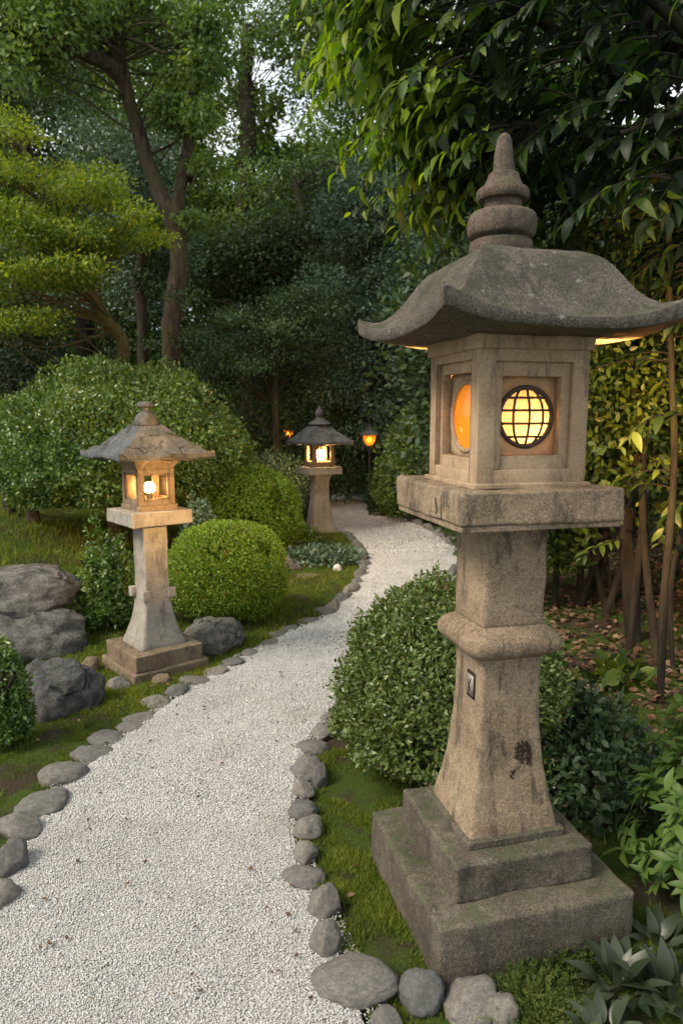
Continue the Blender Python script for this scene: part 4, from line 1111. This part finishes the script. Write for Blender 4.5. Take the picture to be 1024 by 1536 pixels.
# ------------------------------------------------------------------ overhanging tree on the right
def twig_leaves(lb, start, d0, length, nl, size, T, sag=.5, spread=.55, tw=None, rb=0.0):
    P = [np.asarray(start, float)]; d = np.asarray(d0, float) / np.linalg.norm(d0)
    k = 8
    for i in range(k):
        d = d + np.array([0, 0, -sag / k]); d /= np.linalg.norm(d); P.append(P[-1] + d * length / k)
    P = np.array(P)
    if tw is not None: V, F = tube_vf(P, np.linspace(.006, .002, len(P)), 5); tw.add(V, F)
    s = np.linspace(.15, 1.0, nl); pts = np.stack([np.interp(s * k, np.arange(k + 1), P[:, j]) for j in range(3)], 1)
    tan = norm(np.gradient(P, axis=0)); tn = np.stack([np.interp(s * k, np.arange(k + 1), tan[:, j]) for j in range(3)], 1)
    side = np.cross(tn, [0, 0, 1.]); side = norm(side); sgn = np.where(np.arange(nl) % 2 == 0, 1, -1)[:, None]
    D = tn * .75 + side * sgn * spread + np.array([0, 0, -.30]) + RNG.normal(size=(nl, 3)) * .22
    N = np.cross(side, tn) * np.where((np.cross(side, tn)[:, 2:] > 0), 1, -1) + RNG.normal(size=(nl, 3)) * .35
    S = size * (.5 + .8 * RNG.random(nl)) * (1 - .25 * s)
    lb.add(*leaves(T, pts, D, N, S, None, np.clip(RNG.random(nl) * .8 + rb + RNG.random() * .2, 0, 1)))

def build_overhang():
    base = G(3.0, 4.6)
    t = thing('overhanging_tree', 'dark broad-leaved tree whose drooping boughs overhang the large lantern', 'tree', base)
    tip = [(2.3, 3.9, 3.2), (1.6, 3.6, 3.55), (.9, 3.5, 3.7), (.35, 3.6, 3.75), (-.1, 3.7, 3.9)]
    tr = [[base - base, np.array([-.1, 0, 1.2]), np.array([-.25, -.2, 2.2]), np.array([-.5, -.5, 3.0]), np.array([-.9, -.8, 4.2]), np.array([-1.1, -.9, 5.4])]]
    paths = [(tr[0], .13, .05)]
    boughs = []
    for (z0, tgt) in ((2.0, (.55, 3.9, 3.1)), (2.3, (.0, 4.0, 3.95)), (2.6, (.75, 3.3, 3.5)), (2.9, (-.15, 4.3, 4.4)), (2.4, (1.25, 3.4, 2.85)), (3.0, (1.0, 4.3, 4.3)), (2.1, (1.7, 3.3, 2.6)), (3.2, (.3, 3.3, 4.1)), (2.7, (1.9, 3.0, 3.2)), (2.5, (1.4, 4.6, 3.4))):
        a = np.array([np.interp(z0, [0, 1.2, 2.2, 3.0, 4.2], [0, -.1, -.25, -.5, -.9]), np.interp(z0, [0, 1.2, 2.2, 3.0, 4.2], [0, 0, -.2, -.5, -.8]), z0])
        b = np.array(tgt) - base
        m = a * .45 + b * .55 + np.array([0, 0, .35])
        boughs.append([a, m, b]); paths.append(([a, m, b], .045, .010))
    link('trunk', trunk_mesh('trunk', paths, M['bark_dark'], 12), t)
    lb = LB(); tw = MB()
    # hem of the canopy (height of its lowest leaves) falls from the left tip towards the right
    def hem(x): return np.interp(x, [-.25, 0.0, .3, .55, .8, 1.1, 1.6, 2.4], [3.55, 3.15, 2.70, 2.42, 2.42, 2.38, 2.05, 1.6])
    n = 0; tries = 0
    while n < 1350 and tries < 12000:
        tries += 1
        y = RNG.uniform(3.35, 4.9); x = RNG.uniform(-.25, 3.0)
        x = x + (y - 3.5) * .12
        z = hem(x) + .22 + (RNG.random() ** 1.25) * (4.9 - hem(x))
        if z > 4.9 or (x < .15 and z - hem(x) > 1.9 and RNG.random() < .3): continue
        d = np.array([-1.0 + RNG.normal() * .35, RNG.normal() * .5 - .25, RNG.normal() * .25 + .05])
        twig_leaves(lb, np.array([x + .25, y, z + .12]) - base, d, RNG.uniform(.35, .6), int(RNG.integers(8, 14)), .135, (BIG, SLIM, CURL, WAVY, SLIM)[int(RNG.integers(0, 5))], RNG.uniform(.6, 1.3), tw=tw, rb=-.2 + .55 * max(0, min(1, (.8 - x) / .8)))  # lime tint rises towards the left, backlight put into the leaf colour
        n += 1
    # a ragged hanging fringe at the left
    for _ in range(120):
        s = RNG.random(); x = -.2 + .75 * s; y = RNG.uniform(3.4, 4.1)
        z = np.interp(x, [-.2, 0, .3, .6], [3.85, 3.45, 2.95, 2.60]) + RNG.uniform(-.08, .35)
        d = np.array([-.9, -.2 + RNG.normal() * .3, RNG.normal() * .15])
        twig_leaves(lb, np.array([x + .3, y, z + .12]) - base, d, RNG.uniform(.3, .5), int(RNG.integers(9, 14)), .13, (BIG, SLIM, CURL)[int(RNG.integers(0, 3))], RNG.uniform(.7, 1.4), tw=tw, rb=.42)  # fringe leaves tinted lime as if light shone through them
    link('twigs', tw.mesh('twigs', M['bark_dark'], True), t)
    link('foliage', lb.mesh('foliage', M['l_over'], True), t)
build_overhang()

# ------------------------------------------------------------------ thicket to the right
def sapling(px, py, lab, pts, r0, r1, nt, size, seed, mat='l_thick', bm='bark_olive', z0=.7, z1=2.6, T=SLIM, spread=.5):
    g = ground_at(px, py)
    t = thing('sapling', lab, 'tree', g, 0, 'slender stems in the thicket on the right')
    P = [np.array(p, float) for p in pts]
    lb = LB(); paths = [(P, r0, r1)]; tw = MB()
    C = curve_pts(P, 8)
    for _ in range(nt):
        z = RNG.uniform(z0, z1); a = np.array([np.interp(z, C[:, 2], C[:, 0]), np.interp(z, C[:, 2], C[:, 1]), z])
        an = RNG.uniform(0, 6.28)
        twig_leaves(lb, a, np.array([math.cos(an), math.sin(an), .25]), RNG.uniform(.3, .6) * spread * 2, int(RNG.integers(7, 12)), size, T, RNG.uniform(.6, 1.3), tw=tw)
    V, F = tube_vf(C, np.linspace(r0, r1, len(C)), 10, .12); tw.add(V, F)
    link('trunk', tw.mesh('trunk', M[bm], True), t)
    link('foliage', lb.mesh('foliage', M[mat], True), t)
sapling(990, 1055, 'straight dark stem rising right of the large lantern', [(0, 0, -.05), (-.02, 0, .6), (.0, .02, 1.3), (-.05, .05, 2.0), (-.10, .1, 2.9)], .024, .013, 16, .13, 1, bm='bark_dark', z0=1.05, z1=2.4)
sapling(1010, 1000, 'thin bowed stem beside the straight dark stem', [(0, 0, -.05), (-.03, .05, .5), (.05, .08, 1.1), (.02, .1, 1.9), (.1, .1, 2.7)], .019, .010, 14, .12, 2, bm='bark_dark', z0=1.0, z1=2.6)
sapling(950, 960, 'dark short trunk standing in the leaf litter', [(0, 0, -.05), (-.04, 0, .35), (-.08, .05, .8), (-.02, .1, 1.4), (-.1, .1, 2.2)], .065, .03, 26, .13, 3, bm='bark_dark', z0=.6, z1=2.2)
sapling(893, 905, 'leaning trunk behind the large lantern column', [(0, 0, -.05), (.05, .1, .4), (.12, .2, 1.0), (.1, .3, 2.0), (.2, .3, 3.0)], .045, .02, 26, .13, 4, bm='bark_dark', z0=.55, z1=2.6)
sapling(960, 880, 'orange-brown stem at the back of the thicket', [(0, 0, -.05), (.02, 0, .8), (-.06, 0, 1.6), (.04, 0, 2.6), (-.02, 0, 3.6)], .035, .02, 24, .12, 5, bm='bark', z0=.8, z1=3.2)
sapling(1040, 900, 'thicket stem at the right edge', [(0, 0, -.05), (.05, 0, .8), (-.02, 0, 1.6), (.04, 0, 2.6), (-.05, 0, 3.4)], .04, .02, 26, .13, 6, bm='bark_dark', z0=.6, z1=3.2)
def thicket():
    specs = [('leafy thicket bush further back behind the large lantern', 2.1, 5.6, 1.0, .9, .35, 2.9, 11000, .07, 'l_thick'), ('bright small-leaved thicket bush right behind the big lantern firebox', 1.95, 4.55, .72, .6, .95, 3.0, 6500, .050, 'l_thick'), ('tall leafy thicket bush at the right edge', 3.4, 5.2, .9, .9, .4, 3.0, 9000, .075, 'l_thick'),
             ('dark thicket bush at the back right', 2.9, 7.4, 1.5, 1.1, .2, 4.2, 12000, .085, 'l_dark'), ('dark thicket tree mass behind the lantern roof', 1.9, 8.6, 1.4, 1.0, .2, 4.8, 12000, .09, 'l_dark'),
             ('dark thicket bush beyond the leaf litter', 4.9, 7.4, 1.6, 1.2, .2, 4.6, 9000, .09, 'l_dark'), ('small leafy bush low behind the large lantern column', 1.55, 5.9, .55, .5, .12, 1.35, 6000, .06, 'l_thick')]
    for i, (lab, x, y, rx, ry, z0, z1, n, s, m) in enumerate(specs):
        c = G(x, y); t = thing('thicket_bush', lab, 'bush', c, 0, 'bushes of the thicket on the right')
        lb = LB(); bush_leaves(lb, (0, 0), rx, ry, z0, z1, n, s, LEAFQ, 2.2, .55, .3, 50 + i, tuck=.45, lsc=3.2)
        link('foliage', lb.mesh('foliage', M[m]), t)
        st = [([np.array([RNG.normal() * .15, RNG.normal() * .15, -.05]), np.array([RNG.normal() * .3 * rx, RNG.normal() * .3 * ry, z1 * .5]), np.array([RNG.normal() * .45 * rx, RNG.normal() * .4 * ry, z1 * .9])], .03, .01) for _ in range(2 if z0 > .5 else 5)]
        link('stem', trunk_mesh('stem', st, M['bark_dark'], 8), t)
thicket()

# ------------------------------------------------------------------ small plants near the camera
def pieris():
    b = G(1.34, 2.15); t = thing('leafy_shrub', 'pale green shrub of whorled leaves at the lower right edge', 'shrub', b)
    lb = LB(); st = []
    for _ in range(330):
        u = rdir(1)[0]; u[2] = abs(u[2]); r = RNG.uniform(.6, 1.0)
        p = np.array([u[0] * .42, u[1] * .42, .12 + u[2] * .62]) * r
        ax = norm((u + np.array([0, 0, .8]))[None])[0]
        k = int(RNG.integers(6, 10)); an = np.arange(k) / k * 6.28 + RNG.random() * 6
        e1 = np.cross(ax, [.3, .8, .2]); e1 /= np.linalg.norm(e1); e2 = np.cross(ax, e1)
        D = np.cos(an)[:, None] * e1 + np.sin(an)[:, None] * e2 + ax * RNG.uniform(.1, .8) + RNG.normal(size=(k, 3)) * .28
        lb.add(*leaves(SLIM, np.repeat(p[None], k, 0), D, np.repeat(ax[None], k, 0) + RNG.normal(size=(k, 3)) * .15, .068 * (.6 + .7 * RNG.random(k)), None, np.clip(RNG.random(k) * .6 + .4 * r - .1, 0, 1)))
        if len(st) < 40: st.append(([np.array([0, 0, -.03]), p * .5 + [0, 0, .03], p], .006, .003))
    link('foliage', lb.mesh('foliage', M['l_pieris'], True), t); link('stem', trunk_mesh('stem', st, M['bark_dark'], 6), t)
pieris()
def rosettes():
    for i, (px, py, n, s, lab) in enumerate(((925, 1490, 26, .10, 'broad-leaved grey-green rosette plant before the lantern base corner'), (1000, 1500, 24, .10, 'broad-leaved rosette plant in the bottom right corner'), (905, 1570, 14, .09, 'broad-leaved plant cut by the bottom edge'), (985, 1425, 12, .085, 'small broad-leaved plant behind the other rosettes'))):
        g = ground_at(px, py); t = thing('rosette_plant', lab, 'plant', g, 0, 'broad-leaved rosette plants')
        an = np.arange(n) * 2.4 + RNG.random() * 6; el = np.linspace(1.35, .45, n) + RNG.normal(size=n) * .2
        D = np.column_stack([np.cos(an) * np.cos(el), np.sin(an) * np.cos(el), np.sin(el)])
        N = np.column_stack([-np.cos(an) * np.sin(el), -np.sin(an) * np.sin(el), np.cos(el)])
        P = np.column_stack([np.cos(an), np.sin(an), 0 * an]) * .035 * RNG.uniform(.4, 1.6, (n, 1)) + np.array([0, 0, .02])
        lb = LB(); lb.add(*leaves(HOSTA, P, D, N + RNG.normal(size=(n, 3)) * .15, s * (.8 + .45 * RNG.random(n)), None, RNG.random(n)))
        link('foliage', lb.mesh('foliage', M['l_hosta'], True), t)
rosettes()
def feathery():
    for (px, py, w, h, lab, rb) in ((825, 1452, .10, .14, 'feathery dark green plant against the lantern base', -.2), (790, 1500, .11, .12, 'feathery green plant beside the pale boulder', 0), (815, 1545, .12, .10, 'bright feathery yellow-green plant at the bottom edge', .4), (875, 1425, .10, .10, 'dark feathery plant at the base slab corner', -.3)):
        g = ground_at(px, py); t = thing('feathery_plant', lab, 'plant', g, 0, 'feathery plants at the lantern foot')
        lb = LB(); n = 110
        for _ in range(n):
            an = RNG.uniform(0, 6.28); el = RNG.uniform(.3, 1.4); L = h * RNG.uniform(.6, 1.2)
            d = np.array([math.cos(an) * math.cos(el), math.sin(an) * math.cos(el), math.sin(el)])
            s0 = np.array([math.cos(an), math.sin(an), 0]) * RNG.uniform(0, w * .8)
            k = 22; tt = np.linspace(.1, 1, k); P = s0 + d * L * tt[:, None] + np.array([0, 0, -.35 * L]) * (tt ** 2)[:, None]
            sd = np.cross(d, [0, 0, 1.]); sg = np.where(np.arange(k) % 2 == 0, 1, -1)[:, None]
            D = d * .8 + sd * sg * .9 + RNG.normal(size=(k, 3)) * .25
            lb.add(*leaves(LEAF2, P, D, RNG.normal(size=(k, 3)) + [0, 0, 1.], .018 * (1 - .5 * tt), .55, np.clip(RNG.random(k) * .7 + .15 + rb, 0, 1)))
        link('foliage', lb.mesh('foliage', M['l_fern']), t)
feathery()
def low_plants():
    for (px, py, w, h, n, s, m, lab) in ((480, 842, .42, .16, 1800, .05, 'l_blue', 'low grey-green leafy plant on the grass by the middle lantern'), (452, 815, .22, .2, 900, .05, 'l_dome', 'low plant beside the dark boulders under the rear bush'),
                                         (850, 1130, .28, .34, 3500, .04, 'l_dark', 'dark low plant right of the large lantern shaft'), (900, 1200, .36, .22, 3200, .04, 'l_dark', 'dark ground-hugging plant behind the lantern base'),
                                         (112, 905, .34, .18, 2600, .04, 'l_dark', 'dark low plant between boulders and second lantern'), (930, 1030, .12, .16, 70, .11, 'l_thick', 'single broad-leaved seedling in the leaf litter')):
        g = ground_at(px, py); t = thing('low_plant', lab, 'plant', g, 0, 'low plants between the bushes')
        lb = LB(); bush_leaves(lb, (0, 0), w, w * .8, 0, h, n, s, LEAFQ, 2.0, .6, .3, int(px), lsc=3)
        link('foliage', lb.mesh('foliage', M[m]), t)
low_plants()

# ------------------------------------------------------------------ grass, moss and fallen leaves (stuff)
def inpoly(x, y, poly):
    poly = np.array(poly); ins = np.zeros(len(x), bool); j = len(poly) - 1
    for i in range(len(poly)):
        xi, yi = poly[i]; xj, yj = poly[j]
        c = ((yi > y) != (yj > y)) & (x < (xj - xi) * (y - yi) / (yj - yi + 1e-12) + xi); ins ^= c; j = i
    return ins
def build_grass():
    lb = LB()
    zones = [  # (x0,x1,y0,y1, blades, height, thr, side)
        (-2.3, -.3, 1.5, 4.8, 120000, .026, -.6), (-2.6, .35, 4.6, 9.4, 60000, .038, -.5), (-7.5, -1.7, 5.0, 12.5, 60000, .065, -.8), (-.25, .40, 1.35, 3.2, 95000, .018, -.06), (.2, 2.2, 1.5, 4.2, 7000, .022, .05)]
    for x0, x1, y0, y1, n, h, thr in zones:
        x = RNG.uniform(x0, x1, n); y = RNG.uniform(y0, y1, n)
        f = fbm(np.column_stack([x * 2.1, y * 2.1, x * 0]), 21, 4); f2 = fbm(np.column_stack([x * 11, y * 11, x * 0]), 31, 3)
        f = .6 * f + .5 * f2
        k = ~in_path(x, y, .05) & (f + .15 * RNG.normal(size=n) > thr)
        x, y, f = x[k], y[k], f[k]; m = len(x)
        P = np.column_stack([x, y, gz(x, y) + .018 * fbm(np.column_stack([x * 1.9, y * 1.9, x * 0]), 3, 4) - .003])
        D = RNG.normal(size=(m, 3)) * .55 + np.array([0, 0, 1.]); D[:, 2] = np.abs(D[:, 2]) + .2
        N = RNG.normal(size=(m, 3)); N[:, 2] = np.abs(N[:, 2])
        lb.add(*leaves(BLADE, P, D, N, h * (.6 + .8 * RNG.random(m)) * (1 + .6 * np.clip(f, -.6, .8)), 1.5 if h < .03 else 1.2, np.clip(.5 * RNG.random(m) + .3 + .5 * f, 0, 1)))
    o = link('grass', lb.mesh('grass', M['l_grass'])); o['kind'] = 'stuff'
    lb = LB()
    n = 12000; x = RNG.uniform(.7, 5.0, n); y = RNG.uniform(2.6, 8.5, n)
    k = ~in_path(x, y, .1) & (x > .55 + .1 * (y - 3)); x, y = x[k], y[k]; m = len(x)
    P = np.column_stack([x, y, gz(x, y) + .012 + .03 * RNG.random(m)])
    D = RNG.normal(size=(m, 3)) * [1, 1, .3]; N = RNG.normal(size=(m, 3)) * .45 + [0, 0, 1]
    lb.add(*leaves(LEAFQ, P, D, N, .045 * (.6 + .9 * RNG.random(m)), 1.2, RNG.random(m)))
    n = 420; x = RNG.uniform(-1.9, 1.0, n); y = RNG.uniform(1.4, 6, n); k = ~in_path(x, y, .04); x, y = x[k], y[k]; m = len(x)
    P = np.column_stack([x, y, gz(x, y) + .02]); D = RNG.normal(size=(m, 3)) * [1, 1, .3]; N = RNG.normal(size=(m, 3)) * .4 + [0, 0, 1]
    lb.add(*leaves(LEAFQ, P, D, N, .022 * (.6 + .9 * RNG.random(m)), 1.1, RNG.random(m)))
    n = 220; y = RNG.uniform(1.5, 7, n); s = RNG.random(n); x = lx(y) * (1 - s) + rx_(y) * s
    P = np.column_stack([x, y, gz(x, y) + .026]); D = RNG.normal(size=(n, 3)) * [1, 1, .2]; N = RNG.normal(size=(n, 3)) * .3 + [0, 0, 1]
    lb.add(*leaves(LEAFQ, P, D, N, .016 * (.6 + .9 * RNG.random(n)), 1.1, RNG.random(n) * .5))
    o = link('fallen_leaves', lb.mesh('fallen_leaves', M['l_dead'])); o['kind'] = 'stuff'
build_grass()

# ================================================================== LIGHT, CAMERA
w = bpy.data.worlds.new('World'); SC.world = w; w.use_nodes = True
nt = w.node_tree; bg = nt.nodes['Background']
sky = nt.nodes.new('ShaderNodeTexSky'); sky.sky_type = 'NISHITA'; sky.sun_disc = False
SUN = Vector((-.62, -.32, .70)).normalized()
sky.sun_elevation = math.asin(SUN.z); sky.sun_rotation = math.atan2(SUN.x, SUN.y)
sky.dust_density = 5.0; sky.ozone_density = .4
tcw = nt.nodes.new('ShaderNodeTexCoord'); cn = nt.nodes.new('ShaderNodeTexNoise'); cn.inputs['Scale'].default_value = 2.2; cn.inputs['Detail'].default_value = 5
nt.links.new(tcw.outputs['Generated'], cn.inputs['Vector'])
mr = nt.nodes.new('ShaderNodeMapRange'); mr.inputs[1].default_value = .30; mr.inputs[2].default_value = .55; nt.links.new(cn.outputs[0], mr.inputs[0])
cm = nt.nodes.new('ShaderNodeMix'); cm.data_type = 'RGBA'; nt.links.new(mr.outputs[0], cm.inputs[0]); nt.links.new(sky.outputs[0], cm.inputs[6]); cm.inputs[7].default_value = (5.0, 5.3, 5.35, 1)
nt.links.new(cm.outputs[2], bg.inputs[0]); bg.inputs[1].default_value = .15
ld = bpy.data.lights.new('sun', 'SUN'); ld.energy = 2.6; ld.angle = math.radians(22); ld.color = (1.0, .88, .72)
lo = bpy.data.objects.new('sun', ld); COL.objects.link(lo)
lo.rotation_euler = SUN.to_track_quat('Z', 'Y').to_euler()

cd = bpy.data.cameras.new('camera'); cam = bpy.data.objects.new('camera', cd); COL.objects.link(cam)
cam.location = (0, 0, EYE); cam.rotation_euler = (math.pi / 2 - PITCH, 0, 0)
cd.sensor_fit = 'VERTICAL'; cd.sensor_height = 36; cd.sensor_width = 24; cd.lens = FOC / 1536 * 36
cd.clip_start = .05; cd.clip_end = 2000
cd.dof.use_dof = True; cd.dof.focus_distance = 2.9; cd.dof.aperture_fstop = 4.0
SC.camera = cam
SC.view_settings.view_transform = 'Standard'; SC.view_settings.look = 'None'; SC.view_settings.exposure = 0.76; SC.view_settings.gamma = 1.0
SC.render.engine = 'CYCLES'
SC.cycles.use_denoising = True
SC.cycles.max_bounces = 8; SC.cycles.diffuse_bounces = 3; SC.cycles.transparent_max_bounces = 8
SC.cycles.sample_clamp_indirect = 6.0
